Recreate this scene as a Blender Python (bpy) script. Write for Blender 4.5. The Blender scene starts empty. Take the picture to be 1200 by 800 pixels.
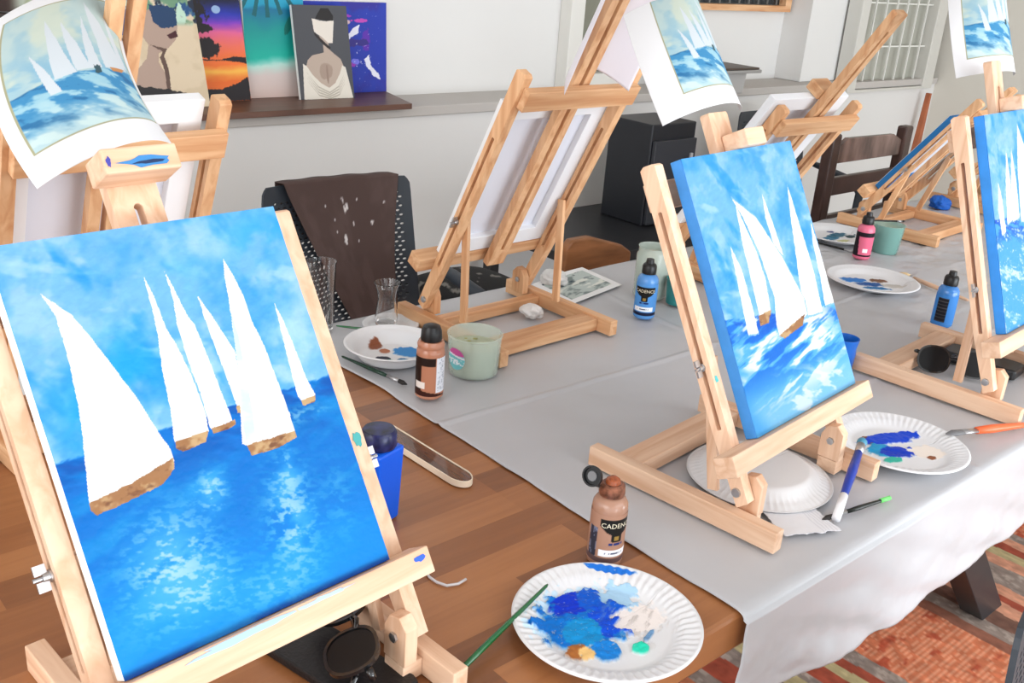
import bpy, math, random
import numpy as np
from mathutils import Matrix, Vector
C = bpy.context.scene.collection
PI = math.pi
# ------------------------------------------------------------------ camera, light, exposure
sc = bpy.context.scene
f_px = 1174.97; pitch, roll, yaw = [math.radians(a) for a in (21.602, 4.420, 42.723)]
cy, sy = math.cos(yaw), math.sin(yaw)
f0 = Vector((sy, cy, 0)); r0 = Vector((cy, -sy, 0)); u0 = Vector((0, 0, 1))
fw = f0*math.cos(pitch) - u0*math.sin(pitch); up = f0*math.sin(pitch) + u0*math.cos(pitch)
rt = r0*math.cos(roll) + up*math.sin(roll); up2 = -r0*math.sin(roll) + up*math.cos(roll)
cam = bpy.data.cameras.new('camera'); cam_o = bpy.data.objects.new('camera', cam); C.objects.link(cam_o)
cam.sensor_width = 36; cam.lens = f_px/1200*36; cam.clip_start = .05
M = Matrix((rt, up2, -fw)).transposed().to_4x4(); M.translation = (0, 0, 1.5)
cam_o.matrix_world = M
sc.camera = cam_o
sc.view_settings.view_transform = 'Standard'; sc.view_settings.look = 'None'
sc.view_settings.gamma = 1; sc.view_settings.exposure = 0.34; sc.view_settings.use_curve_mapping = False
world = bpy.data.worlds.new('world'); sc.world = world; world.use_nodes = True
bg = world.node_tree.nodes['Background']; bg.inputs[0].default_value = (.94, .975, 1.0, 1); bg.inputs[1].default_value = 1.68
def area(name, loc, target, sx, sy_, power, col=(1, 1, 1)):
    l = bpy.data.lights.new(name, 'AREA'); l.shape = 'RECTANGLE'; l.size = sx; l.size_y = sy_; l.energy = power; l.color = col
    o = bpy.data.objects.new(name, l); C.objects.link(o); o.location = loc
    o.rotation_euler = (Vector(target) - Vector(loc)).to_track_quat('-Z', 'Y').to_euler()
area('window_daylight', (2.4, -2.9, .75), (1.7, .6, .75), 4.5, 1.3, 105, (.86, .94, 1))
area('wall_fill_light', (2.0, -1.6, 2.55), (2.0, 2.4, .75), 3.4, 1.2, 30, (.98, .98, 1))  # added fill, no real fitting, aimed at the lower back wall
area('left_area_light', (-2.4, .2, 2.1), (1.5, 1.4, .9), 2.5, 1.6, 32, (1, .98, .95))  # broad, slightly warm area light from the upper left

# ------------------------------------------------------------------ materials
def lin(c):
    c = np.asarray(c, float)/255.
    return np.where(c <= .04045, c/12.92, ((c+.055)/1.055)**2.4)
def mat(name, col, rough=.6, metal=0, spec=.5, noise=0, nscale=30, stretch=(1, 1, 1), trans=0, ior=1.45, alpha=1, bump=0, coat=0, attr=None):
    m = bpy.data.materials.new(name); m.use_nodes = True; nt = m.node_tree; N = nt.nodes; L = nt.links
    b = N['Principled BSDF']; l = lin(col)
    b.inputs['Base Color'].default_value = (*l, 1); b.inputs['Roughness'].default_value = rough
    b.inputs['Metallic'].default_value = metal; b.inputs['Specular IOR Level'].default_value = spec
    b.inputs['Transmission Weight'].default_value = trans; b.inputs['IOR'].default_value = ior
    b.inputs['Alpha'].default_value = alpha; b.inputs['Coat Weight'].default_value = coat
    if attr:
        a = N.new('ShaderNodeAttribute'); a.attribute_name = attr; L.new(a.outputs['Color'], b.inputs['Base Color'])
    if noise or bump:
        tc = N.new('ShaderNodeTexCoord'); mp = N.new('ShaderNodeMapping'); mp.inputs['Scale'].default_value = stretch
        nz = N.new('ShaderNodeTexNoise'); nz.inputs['Scale'].default_value = nscale; nz.inputs['Detail'].default_value = 5
        L.new(tc.outputs['Object'], mp.inputs[0]); L.new(mp.outputs[0], nz.inputs['Vector'])
        if noise:
            mx = N.new('ShaderNodeMix'); mx.data_type = 'RGBA'
            rmp = N.new('ShaderNodeMapRange'); rmp.inputs[1].default_value = .3; rmp.inputs[2].default_value = .7
            L.new(nz.outputs[0], rmp.inputs[0]); L.new(rmp.outputs[0], mx.inputs['Factor'])
            mx.inputs['A'].default_value = (*(l*(1-noise)), 1); mx.inputs['B'].default_value = (*np.minimum(l*(1+noise), 1), 1)
            L.new(mx.outputs['Result'], b.inputs['Base Color'])
        if bump:
            bp = N.new('ShaderNodeBump'); bp.inputs['Strength'].default_value = bump; bp.inputs['Distance'].default_value = .002
            L.new(nz.outputs[0], bp.inputs['Height']); L.new(bp.outputs[0], b.inputs['Normal'])
    return m
def wood(name, c1, c2, axis, rough=.55):
    """pale beech: grain lines running along one local axis"""
    m = bpy.data.materials.new(name); m.use_nodes = True; nt = m.node_tree; N = nt.nodes; L = nt.links
    b = N['Principled BSDF']; b.inputs['Roughness'].default_value = rough
    tc = N.new('ShaderNodeTexCoord'); mp = N.new('ShaderNodeMapping')
    s = [60, 60, 60]; s[axis] = 4; mp.inputs['Scale'].default_value = s
    nz = N.new('ShaderNodeTexNoise'); nz.inputs['Scale'].default_value = 1; nz.inputs['Detail'].default_value = 6; nz.inputs['Distortion'].default_value = .6
    oi = N.new('ShaderNodeObjectInfo'); ad = N.new('ShaderNodeVectorMath'); ad.operation = 'ADD'
    L.new(tc.outputs['Object'], mp.inputs[0]); L.new(mp.outputs[0], ad.inputs[0]); L.new(oi.outputs['Random'], ad.inputs[1]); L.new(ad.outputs[0], nz.inputs['Vector'])
    r = N.new('ShaderNodeValToRGB'); r.color_ramp.elements[0].position = .32; r.color_ramp.elements[1].position = .62
    r.color_ramp.elements[0].color = (*lin(c1), 1); r.color_ramp.elements[1].color = (*lin(c2), 1)
    L.new(nz.outputs[0], r.inputs[0])
    hs = N.new('ShaderNodeHueSaturation'); mr = N.new('ShaderNodeMapRange'); mr.inputs[3].default_value = .9; mr.inputs[4].default_value = 1.06
    L.new(oi.outputs['Random'], mr.inputs[0]); L.new(mr.outputs[0], hs.inputs['Value']); L.new(r.outputs[0], hs.inputs['Color']); L.new(hs.outputs[0], b.inputs['Base Color'])
    bp = N.new('ShaderNodeBump'); bp.inputs['Strength'].default_value = .15; bp.inputs['Distance'].default_value = .001
    L.new(nz.outputs[0], bp.inputs['Height']); L.new(bp.outputs[0], b.inputs['Normal'])
    return m
WX, WY, WZ = [wood('beech_%s' % 'xyz'[i], (218, 172, 138), (238, 202, 172), i) for i in range(3)]
OX, OY, OZ = [wood('shaded_wood_%s' % 'xyz'[i], (204, 146, 100), (230, 184, 140), i) for i in range(3)]  # same easel wood, far-side shade put into the colour as darker orange
COL = mat('painted', (255, 255, 255), .55, attr='Col')
COLG = mat('painted_gloss', (255, 255, 255), .45, spec=.18, attr='Col')
COLPAPER = mat('paper_print', (255, 255, 255), .7, spec=.2, attr='Col')
COLFAB = mat('fabric_printed', (255, 255, 255), .85, attr='Col', bump=.3, nscale=400)
WHITE = mat('white_paint', (244, 244, 244), .6)
RAWC = mat('raw_canvas', (226, 228, 238), .8, bump=.2, nscale=900)
PAPER = mat('white_paper', (246, 246, 248), .7)
STEEL = mat('steel', (186, 186, 188), .38, metal=1)
BLACKP = mat('black_plastic', (26, 26, 28), .35)
BLACKM = mat('black_metal', (38, 39, 42), .4)
WALLM = mat('wall_paint', (222, 221, 219), .8, noise=.015, nscale=2)
WALLR = mat('side_wall_paint', (218, 214, 204), .8)
LEDGEM = mat('ledge_paint', (188, 183, 178), .7)
GLASS = mat('clear_glass', (255, 255, 255), .02, trans=1, ior=1.45)
BRUSHG = mat('green_lacquer', (16, 92, 46), .2, coat=.6)
SLATE = mat('slate_plastic', (50, 56, 64), .45)

# ------------------------------------------------------------------ mesh helpers
class MB:
    def __init__(s): s.v = []; s.f = []; s.col = None
    def add(s, vs, fs):
        k = len(s.v); s.v += [tuple(v) for v in vs]; s.f += [tuple(i+k for i in f) for f in fs]; return s
    def box(s, a, b, T=None):
        (x0, y0, z0), (x1, y1, z1) = a, b
        vs = [(x, y, z) for z in (z0, z1) for y in (y0, y1) for x in (x0, x1)]
        if T: vs = [T(*v) for v in vs]
        return s.add(vs, [(0, 2, 3, 1), (4, 5, 7, 6), (0, 1, 5, 4), (2, 6, 7, 3), (0, 4, 6, 2), (1, 3, 7, 5)])
    def prism(s, pts, h0, h1, T):
        n = len(pts); vs = [T(p[0], p[1], h0) for p in pts] + [T(p[0], p[1], h1) for p in pts]
        return s.add(vs, [tuple(range(n))[::-1], tuple(range(n, 2*n))] + [(i, (i+1) % n, (i+1) % n+n, i+n) for i in range(n)])
    def ring(s, out, inn, h0, h1, T):
        n = len(out); vs = [T(p[0], p[1], h) for h in (h0, h1) for P_ in (out, inn) for p in P_]
        fs = []
        for i in range(n):
            j = (i+1) % n
            fs += [(i, j, n+j, n+i)[::-1], (2*n+i, 2*n+j, 3*n+j, 3*n+i), (i, j, 2*n+j, 2*n+i), (n+i, n+j, 3*n+j, 3*n+i)[::-1]]
        return s.add(vs, fs)
    def lathe(s, prof, c=(0, 0, 0), seg=32, T=None):
        vs = []; fs = []; n = len(prof)
        for r, z in prof:
            for k in range(seg):
                a = 2*PI*k/seg; p = (c[0]+r*math.cos(a), c[1]+r*math.sin(a), c[2]+z); vs.append(T(*p) if T else p)
        for i in range(n-1):
            for k in range(seg):
                j = (k+1) % seg; fs.append((i*seg+k, i*seg+j, (i+1)*seg+j, (i+1)*seg+k))
        if prof[0][0] > 1e-6: fs.append(tuple(range(seg))[::-1])
        if prof[-1][0] > 1e-6: fs.append(tuple(range((n-1)*seg, n*seg)))
        return s.add(vs, fs)
    def tube(s, pts, rad, seg=8, sq=1.0):
        pts = [Vector(p) for p in pts]; n = len(pts); rads = rad if isinstance(rad, (list, tuple)) else [rad]*n; vs = []; fs = []
        for i, p in enumerate(pts):
            t = (pts[min(i+1, n-1)] - pts[max(i-1, 0)]).normalized()
            a = t.cross(Vector((0, 0, 1)))
            if a.length < .05: a = t.cross(Vector((0, 1, 0)))
            a.normalize(); b = t.cross(a).normalized()
            for k in range(seg):
                an = 2*PI*k/seg; vs.append(p + a*math.cos(an)*rads[i] + b*math.sin(an)*rads[i]*sq)
        for i in range(n-1):
            for k in range(seg):
                j = (k+1) % seg; fs.append((i*seg+k, i*seg+j, (i+1)*seg+j, (i+1)*seg+k))
        fs.append(tuple(range(seg))[::-1]); fs.append(tuple(range((n-1)*seg, n*seg)))
        return s.add(vs, fs)
    def build(s, name, m, parent=None, bevel=0, smooth=False, solid=0, flat=None):
        me = bpy.data.meshes.new(name); me.from_pydata(s.v, [], s.f); me.validate()
        import bmesh
        bm = bmesh.new(); bm.from_mesh(me)
        if len(s.v) > 0 and s.col is None: bmesh.ops.remove_doubles(bm, verts=bm.verts, dist=1e-6)
        if solid == 0 and s.col is None: bmesh.ops.recalc_face_normals(bm, faces=bm.faces)
        bm.to_mesh(me); bm.free()
        return finish(me, name, m, parent, bevel, smooth, solid)
def finish(me, name, m, parent, bevel=0, smooth=False, solid=0):
    me.materials.append(m); o = bpy.data.objects.new(name, me); C.objects.link(o)
    if parent is not None: o.parent = parent
    if smooth:
        me.polygons.foreach_set('use_smooth', [True]*len(me.polygons))
    if smooth == 'auto':
        try: me.set_sharp_from_angle(angle=math.radians(40))
        except Exception: pass
    if solid:
        md = o.modifiers.new('solid', 'SOLIDIFY'); md.thickness = abs(solid); md.offset = 1 if solid > 0 else -1
    if bevel:
        md = o.modifiers.new('bevel', 'BEVEL'); md.width = bevel; md.segments = 2; md.limit_method = 'ANGLE'
    return o
def grid(name, P, col, m, parent=None, smooth=True, solid=0, back=None):
    """P: (ny,nx,3) array of points, col: (ny,nx,3) srgb 0-255 or None"""
    ny, nx = P.shape[:2]; me = bpy.data.meshes.new(name)
    idx = np.arange(ny*nx).reshape(ny, nx)
    f = np.stack([idx[:-1, :-1], idx[:-1, 1:], idx[1:, 1:], idx[1:, :-1]], -1).reshape(-1, 4)
    me.vertices.add(ny*nx); me.vertices.foreach_set('co', P.reshape(-1).astype(np.float32))
    nf = len(f); me.loops.add(nf*4); me.loops.foreach_set('vertex_index', f.reshape(-1).astype(np.int32))
    me.polygons.add(nf); me.polygons.foreach_set('loop_start', np.arange(0, nf*4, 4, dtype=np.int32))
    me.update(calc_edges=True); me.validate()
    if col is not None:
        a = me.color_attributes.new('Col', 'FLOAT_COLOR', 'POINT')
        c = np.ones((ny*nx, 4), np.float32); c[:, :3] = lin(np.clip(col, 0, 255)).reshape(-1, 3); a.data.foreach_set('color', c.reshape(-1))
    return finish(me, name, m, parent, 0, smooth, solid)
def empty(name, label, cat, loc=(0, 0, 0), rz=0, group=None):
    o = bpy.data.objects.new(name, None); o.empty_display_size = .05; C.objects.link(o); o.location = loc; o.rotation_euler = (0, 0, rz)
    return tag(o, label, cat, group)
def tag(o, label=None, cat=None, group=None, kind=None):
    if label: o['label'] = label
    if cat: o['category'] = cat
    if group: o['group'] = group
    if kind: o['kind'] = kind
    return o
def struct(o): o['kind'] = 'structure'; return o
def place(o, loc, rz=0): o.location = loc; o.rotation_euler = (0, 0, rz); return o
def dup(o, parent=None):
    c = o.copy(); C.objects.link(c); c.parent = parent
    for ch in list(o.children): dup(ch, c)
    return c
# numpy painting helpers
def vn(x, y, s=0):
    xi = np.floor(x).astype(np.int64); yi = np.floor(y).astype(np.int64); xf = x-xi; yf = y-yi
    def h(a, b):
        n = (a*374761393 + b*668265263 + s*974634777) & 0xffffffff
        n = ((n ^ (n >> 13))*1274126177) & 0xffffffff
        return ((n ^ (n >> 16)) & 0xffff)/65535.
    u = xf*xf*(3-2*xf); v = yf*yf*(3-2*yf)
    return (h(xi, yi)*(1-u)+h(xi+1, yi)*u)*(1-v) + (h(xi, yi+1)*(1-u)+h(xi+1, yi+1)*u)*v
def fbm(x, y, s=0, o=4):
    t = 0; a = .5; n = 0
    for k in range(o): t = t + a*vn(x*2**k, y*2**k, s+k*7); n += a; a *= .55
    return t/n
def mixc(c, col, k):
    k = np.clip(k, 0, 1)[..., None]; return c*(1-k) + np.asarray(col, float)*k
def step(x, a, b): t = np.clip((x-a)/(b-a), 0, 1); return t*t*(3-2*t)
def inpoly(U, V, pts):
    r = np.zeros(U.shape, bool); n = len(pts)
    for i in range(n):
        x1, y1 = pts[i]; x2, y2 = pts[(i+1) % n]
        if y1 == y2: continue
        c = ((y1 > V) != (y2 > V)) & (U < (x2-x1)*(V-y1)/(y2-y1)+x1); r ^= c
    return r
def poly(c, U, V, pts, col, jit=.004, fr=60, s=3):
    Uj = U + (fbm(U*fr, V*fr, s)-.5)*jit*2; Vj = V + (fbm(U*fr, V*fr, s+9)-.5)*jit*2
    k = inpoly(Uj, Vj, pts).astype(float)
    col = np.asarray(col, float)
    return c*(1-k[..., None]) + col*k[..., None]
def blob(c, U, V, x, y, rx, ry, col, s=1, ang=0, rough=.5, fr=14):
    ca, sa = math.cos(ang), math.sin(ang); dx = (U-x)*ca+(V-y)*sa; dy = -(U-x)*sa+(V-y)*ca
    d = np.sqrt((dx/rx)**2+(dy/ry)**2) + (fbm(U*fr/1., V*fr/1., s)-.5)*rough*2
    return mixc(c, col, step(-d, -1.05, -.9))
def UV(nx, ny): return np.meshgrid(np.linspace(0, 1, nx), np.linspace(0, 1, ny))
SAILS = dict(A=[
('w',[[0.11,0.877],[0.183,0.813],[0.213,0.762],[0.253,0.683],[0.296,0.595],[0.328,0.504],[0.351,0.452],[0.351,0.425],[0.213,0.405],[0.058,0.389],[0.075,0.448],[0.096,0.523],[0.115,0.6],[0.127,0.679],[0.134,0.759],[0.134,0.82]]),
('b',[[0.057,0.393],[0.213,0.408],[0.351,0.434],[0.342,0.406],[0.287,0.381],[0.17,0.369],[0.072,0.361],[0.056,0.377]]),
('w',[[0.443,0.877],[0.456,0.825],[0.462,0.737],[0.476,0.702],[0.496,0.611],[0.501,0.522],[0.492,0.469],[0.383,0.463],[0.37,0.467],[0.39,0.544],[0.407,0.649],[0.429,0.731],[0.437,0.795]]),
('b',[[0.373,0.467],[0.493,0.471],[0.469,0.446],[0.389,0.44],[0.37,0.452]]),
('w',[[0.518,0.876],[0.532,0.826],[0.547,0.757],[0.561,0.732],[0.572,0.641],[0.579,0.54],[0.585,0.478],[0.503,0.471],[0.5,0.478],[0.506,0.565],[0.5,0.654],[0.503,0.741],[0.517,0.806]]),
('b',[[0.504,0.473],[0.595,0.478],[0.591,0.464],[0.534,0.458],[0.505,0.46]]),
('w',[[0.603,0.804],[0.634,0.739],[0.673,0.642],[0.639,0.494],[0.617,0.503],[0.612,0.589],[0.606,0.68],[0.604,0.744]]),
('b',[[0.613,0.508],[0.639,0.508],[0.633,0.482],[0.611,0.491]]),
('w',[[0.74,0.882],[0.758,0.829],[0.769,0.781],[0.77,0.711],[0.786,0.639],[0.792,0.544],[0.797,0.462],[0.796,0.404],[0.606,0.405],[0.591,0.415],[0.624,0.497],[0.664,0.602],[0.689,0.689],[0.711,0.778],[0.726,0.845]]),
('t',[[0.705,0.744],[0.702,0.676],[0.688,0.598],[0.666,0.489],[0.643,0.414],[0.605,0.409],[0.62,0.475],[0.66,0.58],[0.682,0.668]]),
('b',[[0.604,0.407],[0.797,0.406],[0.796,0.388],[0.711,0.377],[0.611,0.379]]),
('w',[[0.878,0.741],[0.89,0.692],[0.9,0.619],[0.905,0.535],[0.92,0.478],[0.859,0.473],[0.851,0.486],[0.855,0.544],[0.862,0.614],[0.871,0.683]]),
('b',[[0.857,0.476],[0.92,0.478],[0.908,0.461],[0.86,0.461]])],
C=[
('w',[[0.336,0.804],[0.405,0.625],[0.42,0.516],[0.389,0.397],[0.284,0.373],[0.296,0.509],[0.305,0.651]]),
('b',[[0.276,0.396],[0.4,0.402],[0.347,0.359],[0.268,0.36]]),
('w',[[0.2,0.665],[0.241,0.577],[0.246,0.433],[0.238,0.339],[0.152,0.348],[0.178,0.526]]),
('w',[[0.592,0.821],[0.618,0.712],[0.637,0.575],[0.578,0.616],[0.565,0.731]]),
('w',[[0.851,0.826],[0.868,0.659],[0.883,0.487],[0.864,0.32],[0.688,0.328],[0.719,0.459],[0.768,0.606],[0.809,0.728]]),
('w',[[0.985,0.67],[1.017,0.334],[0.905,0.338],[0.932,0.453],[0.951,0.583]]),
('w',[[0.321,0.828],[0.482,0.74],[0.617,0.575],[0.718,0.395],[0.709,0.332],[0.409,0.296],[0.41,0.345],[0.455,0.436],[0.429,0.613],[0.371,0.752]]),
('b',[[0.404,0.3],[0.687,0.339],[0.643,0.302],[0.45,0.282]])],
D=[
('w',[[0.116,0.693],[0.154,0.603],[0.159,0.46],[0.098,0.447],[0.073,0.571]]),
('w',[[0.291,0.829],[0.312,0.689],[0.289,0.503],[0.197,0.488],[0.229,0.656]]),
('w',[[0.378,0.832],[0.411,0.681],[0.405,0.5],[0.286,0.495],[0.319,0.669]]),
('w',[[0.517,0.936],[0.609,0.818],[0.667,0.466],[0.428,0.481],[0.454,0.718]]),
('w',[[0.72,0.85],[0.78,0.7],[0.8,0.47],[0.69,0.46],[0.7,0.65]]), ('w',[[0.86,0.7],[0.9,0.6],[0.91,0.47],[0.84,0.46]])])
def art_sea(kind, nx, ny):
    U, V = UV(nx, ny); sd = {'A': 1, 'C': 31, 'D': 61}[kind]
    hz = {'A': .498+.02*U, 'C': .425-.1*U, 'D': .53-.06*U}[kind]
    st = fbm(U*9+V*4, V*14-U*5, sd, 4); st2 = fbm(U*5-V*3, V*7+U*2, sd+3, 4); fine = fbm(U*25+V*20, V*90-U*30, sd+5, 3)
    c = np.ones(U.shape+(3,))*np.array([124, 188, 246.])
    c = mixc(c, (160, 206, 250), step(st, .45, .7)*.9)
    c = mixc(c, (66, 158, 232), step(st2, .45, .75)*.8)
    c = mixc(c, (36, 148, 222), step(fbm(U*8+3, V*10+U*4, sd+8), .58, .82)*.7)
    c = mixc(c, (196, 228, 250), step(fbm(U*6+V*9, V*16, sd+12), .6, .78)*.55)
    c = c + (fine-.5)[..., None]*14
    sea = np.ones(U.shape+(3,))*np.array([0, 120, 206.])
    sn = fbm(U*7, V*30+U*6, sd+20, 4); spark = fbm(U*45, V*110+U*20, sd+22, 3)
    if kind == 'A':
        for (x, y, rx, ry, col, k) in [(.3, .67, .13, .09, (30, 165, 232), .8), (.13, .58, .09, .09, (25, 160, 228), .8), (.9, .93, .2, .07, (45, 165, 228), .7), (.55, .86, .1, .06, (90, 190, 244), .5), (.88, .62, .1, .12, (186, 226, 248), .8), (.7, .93, .1, .05, (190, 222, 250), .6)]:
            d = ((U-x)/rx)**2+((V-y)/ry)**2; c = mixc(c, col, np.exp(-d*1.2)*k*step(st+st2*.5, .5, .85))
        sea = mixc(sea, (0, 84, 168), step(V, .33, .5)*.8*step(sn, .3, .6)+.1)
        sea = mixc(sea, (0, 146, 230), step(-V, -.30, -.05)*.8); sea = mixc(sea, (10, 60, 150), step(-V, -.02, -.002)*.8)
        sea = mixc(sea, (40, 156, 220), step(fbm(U*3+V, V*12-U*3, sd+30), .5, .72)*.5)
        for (x, y, rx, ry, k) in [(.24, .2, .14, .11, 1), (.3, .12, .15, .06, .7), (.44, .33, .05, .045, 1), (.68, .2, .09, .12, .95), (.72, .31, .04, .05, .7), (.55, .06, .14, .04, .5), (.83, .44, .12, .02, .6), (.88, .2, .06, .1, .3)]:
            d = ((U-x-(V-y)*.2)/rx)**2+((V-y)/ry)**2
            w = np.exp(-d)*k; sea = mixc(sea, (104, 190, 240), w*step(fbm(U*5+V*2, V*14-U*4, sd+33), .25, .6)*.8); sea = mixc(sea, (190, 222, 240), w*step(spark+sn*.6, .74, 1.02)*.8)
    elif kind == 'C':
        sea = sea*0+np.array([96, 182, 240.]); dg = fbm(U*4+V*3, (V-U*.14)*34, sd+25, 4)
        sea = mixc(sea, (30, 118, 216), step(dg, .5, .62)*step(V, .08, .25)); sea = mixc(sea, (14, 86, 196), step(V-hz, -.1, -.01)*.8*step(sn, .35, .55))
        sea = mixc(sea, (244, 249, 254), step(-dg, -.47, -.36)*step(V, .0, .1)*.95*step(-np.abs(U-.5)+sn*.3, -.42, -.15))
        sea = mixc(sea, (150, 208, 246), step(-V, -.16, -.04)*.7); sea = mixc(sea, (245, 250, 255), step(sn, .55, .7)*step(-V, -.2, -.08)*.7)
        sea = mixc(sea, (60, 160, 238), step(-U-V, -.2, -.05)*.6)
    else:
        sea = sea*0+np.array([86, 170, 236.]); sea = mixc(sea, (20, 96, 204), step(V-hz, -.16, -.02)*step(sn, .35, .55)); sea = mixc(sea, (170, 214, 246), step(sn, .5, .7)*step(-V, -.4, -.2)*.8)
        sea = mixc(sea, (220, 236, 250), step(spark+sn, 1.08, 1.3)*.8)
    k = step(hz-V+(fine-.5)*.012, -.003, .004)[..., None]
    c = c*(1-k)+sea*k
    for t, p in SAILS[kind]:
        if t == 'w':
            q = np.array(p); e = 1.035; ctr = q.mean(0)
            if kind != 'A': c = poly(c, U, V, (ctr+(q-ctr)*e).tolist(), (150, 200, 244), .006, 40)
            c = poly(c, U, V, p, (252, 252, 250), .0022 if kind == 'A' else .004, 60)
        elif t == 't':
            m_ = inpoly(U, V, p).astype(float)*step(fbm(U*12+V*6, V*20, 77), .25, .6)*.8
            c = mixc(c, (206, 232, 232), m_)
        else:
            c2 = poly(c, U, V, p, (168, 122, 84), .003, 60)
            dm = (np.abs(c2-c).sum(-1) > 1).astype(float); c = mixc(c2, (206, 172, 128), dm*step(fbm(U*20, V*34, 78), .45, .7)); c = mixc(c, (120, 78, 56), dm*step(fbm(U*18+9, V*50, 79), .58, .75)*.8)
    c = c*.84; g = c.mean(-1, keepdims=True); k = np.clip((c.max(-1, keepdims=True)-c.min(-1, keepdims=True))/120., 0, 1)
    return np.clip(g+(c-g)*(1+.10*k), 0, 255)
def art_print(nx, ny, m=.095, mb=.13, mt=.13, ml=None):
    U, V = UV(nx, ny); ml = m if ml is None else ml
    u = (U-ml)/(1-ml-m); v = (V-mb)/(1-mb-mt)
    ins = (u > 0) & (u < 1) & (v > 0) & (v < 1); line = (u > -.015) & (u < 1.015) & (v > -.012) & (v < 1.012) & ~ins
    c = np.ones(U.shape+(3,))*np.array([246, 246, 249.])
    n1 = fbm(u*4, v*5, 5); n2 = fbm(u*7+v*3, v*18+u*4, 6)
    a = np.ones(U.shape+(3,))*np.array([188, 214, 214.]); a = mixc(a, (150, 194, 212), step(n1, .45, .7)*.8); a = mixc(a, (214, 224, 204), step(fbm(u*3+9, v*4, 8), .55, .7)*.8); a = mixc(a, (110, 172, 210), step(-v, -.72, -.4)*.6*step(n2, .4, .6))
    sea = np.ones(U.shape+(3,))*np.array([44, 132, 190.]); sea = mixc(sea, (150, 204, 224), step(n2, .5, .62)); sea = mixc(sea, (16, 88, 146), step(-n2, -.38, -.28)*.8); sea = mixc(sea, (214, 234, 230), step(-v+n2*.3, -.1, .12)*.8)
    a = mixc(a, sea*1., 0)
    k = step(.37-v+(n2-.5)*.04, -.005, .005)[..., None]; a = a*(1-k)+sea*k
    for p in [[(.18, .60), (.26, .46), (.32, .27), (.24, .27)], [(.30, .86), (.38, .66), (.46, .37), (.30, .36), (.31, .6)], [(.42, .80), (.52, .6), (.58, .38), (.46, .38)], [(.58, .84), (.64, .6), (.67, .38), (.57, .38)], [(.60, .97), (.76, .76), (.94, .38), (.70, .38), (.70, .6)], [(.80, .86), (.9, .66), (.97, .40), (.9, .42)]]:
        a = poly(a, u, v, p, (216, 226, 234), .004, 30)
    a = poly(a, u, v, [(.6, .4), (.66, .4), (.65, .34), (.6, .34)], (40, 70, 80), .01); a = poly(a, u, v, [(.74, .385), (.92, .385), (.86, .355), (.76, .355)], (200, 130, 70), .006)
    a = a*.86+.14*236; c[ins] = a[ins]; c[line] = (176, 174, 140)
    return c*.90

# ------------------------------------------------------------------ the room
def wall_box(name, a, b, m): return struct(MB().box(a, b).build(name, m))
struct(MB().box((-2.5, -3.4, 2.7), (5.4, 3.0, 2.76)).build('ceiling', WALLM))
struct(MB().box((-2.5, -3.4, -.06), (5.4, 3.0, -.001)).build('floor', mat('floor_tile', (150, 128, 110), .5, noise=.08, nscale=4)))
wb = MB().box((-2.5, 2.6, 0), (5.3, 2.95, .985)); wb.box((-2.5, 2.8, .985), (5.3, 2.95, 2.7)); wb.box((4.12, 2.66, 1.005), (4.42, 2.8, 2.7))
struct(wb.build('wall_back', WALLM))
wall_box('wall_right', (5.3, -3.4, 0), (5.4, 3.0, 2.7), WALLR)
struct(MB().box((-2.5, 2.585, .972), (5.29, 2.8, 1.003)).build('trim_1', LEDGEM, bevel=.003))
# window with a white frame behind the middle easel
w = MB(); T0 = lambda x, z, y: (x, y, z)
w.ring([(2.70, 1.003), (3.04, 1.003), (3.04, 2.2), (2.70, 2.2)], [(2.77, 1.06), (2.99, 1.06), (2.99, 2.14), (2.77, 2.14)], 2.74, 2.80, T0)
wf = struct(w.build('window_2', mat('window_white', (222, 220, 214), .5), bevel=.003))
MB().box((2.772, 2.79, 1.062), (2.988, 2.797, 2.138)).build('pane', mat('dusk_glass', (132, 132, 118), .15, noise=.2, nscale=3), wf)
MB().box((2.772, 2.765, 1.062), (2.782, 2.79, 2.138)).build('seal', BLACKP, wf)
# barred window in a wooden frame
w = MB(); w.ring([(3.12, 1.30), (4.10, 1.30), (4.10, 1.85), (3.12, 1.85)], [(3.15, 1.326), (4.055, 1.326), (4.055, 1.82), (3.15, 1.82)], 2.755, 2.80, T0)
wf = struct(w.build('window_1', OX, bevel=.002))
MB().box((3.152, 2.79, 1.328), (4.053, 2.797, 1.818)).build('pane', mat('dark_pane', (34, 40, 44), .15), wf)
b = MB()
for i in range(13): b.box((3.19+i*.068, 2.772, 1.328), (3.194+i*.068, 2.778, 1.818))
b.build('grille', mat('grille_metal', (150, 150, 148), .4, metal=.6), wf)
# grilled window in the far corner
w = MB(); w.ring([(4.40, .955), (5.22, .955), (5.22, 2.2), (4.40, 2.2)], [(4.47, .968), (5.12, .968), (5.12, 2.14), (4.47, 2.14)], 2.575, 2.65, T0)
gm = mat('window_grey', (205, 203, 196), .5)
wf = struct(w.build('window_3', gm, bevel=.004))
MB().box((4.472, 2.632, .97), (5.118, 2.64, 2.138)).build('pane', mat('frosted_pane', (168, 168, 158), .3, noise=.06, nscale=5), wf)
b = MB()
for i in range(6): b.box((4.56+i*.098, 2.6, .97), (4.567+i*.098, 2.607, 2.138))
for z in (1.16, 1.36, 1.7): b.box((4.472, 2.607, z), (5.118, 2.613, z+.007))
b.build('grille', mat('grille_white', (226, 226, 220), .4), wf)
w = MB(); w.ring([(-.3, 1.215), (1.075, 1.215), (1.075, 2.1), (-.3, 2.1)], [(-.26, 1.25), (1.05, 1.25), (1.05, 2.05), (-.26, 2.05)], 2.77, 2.80, T0)
wf = struct(w.build('window_4', mat('dark_frame', (52, 40, 36), .5), bevel=.003))
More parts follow.
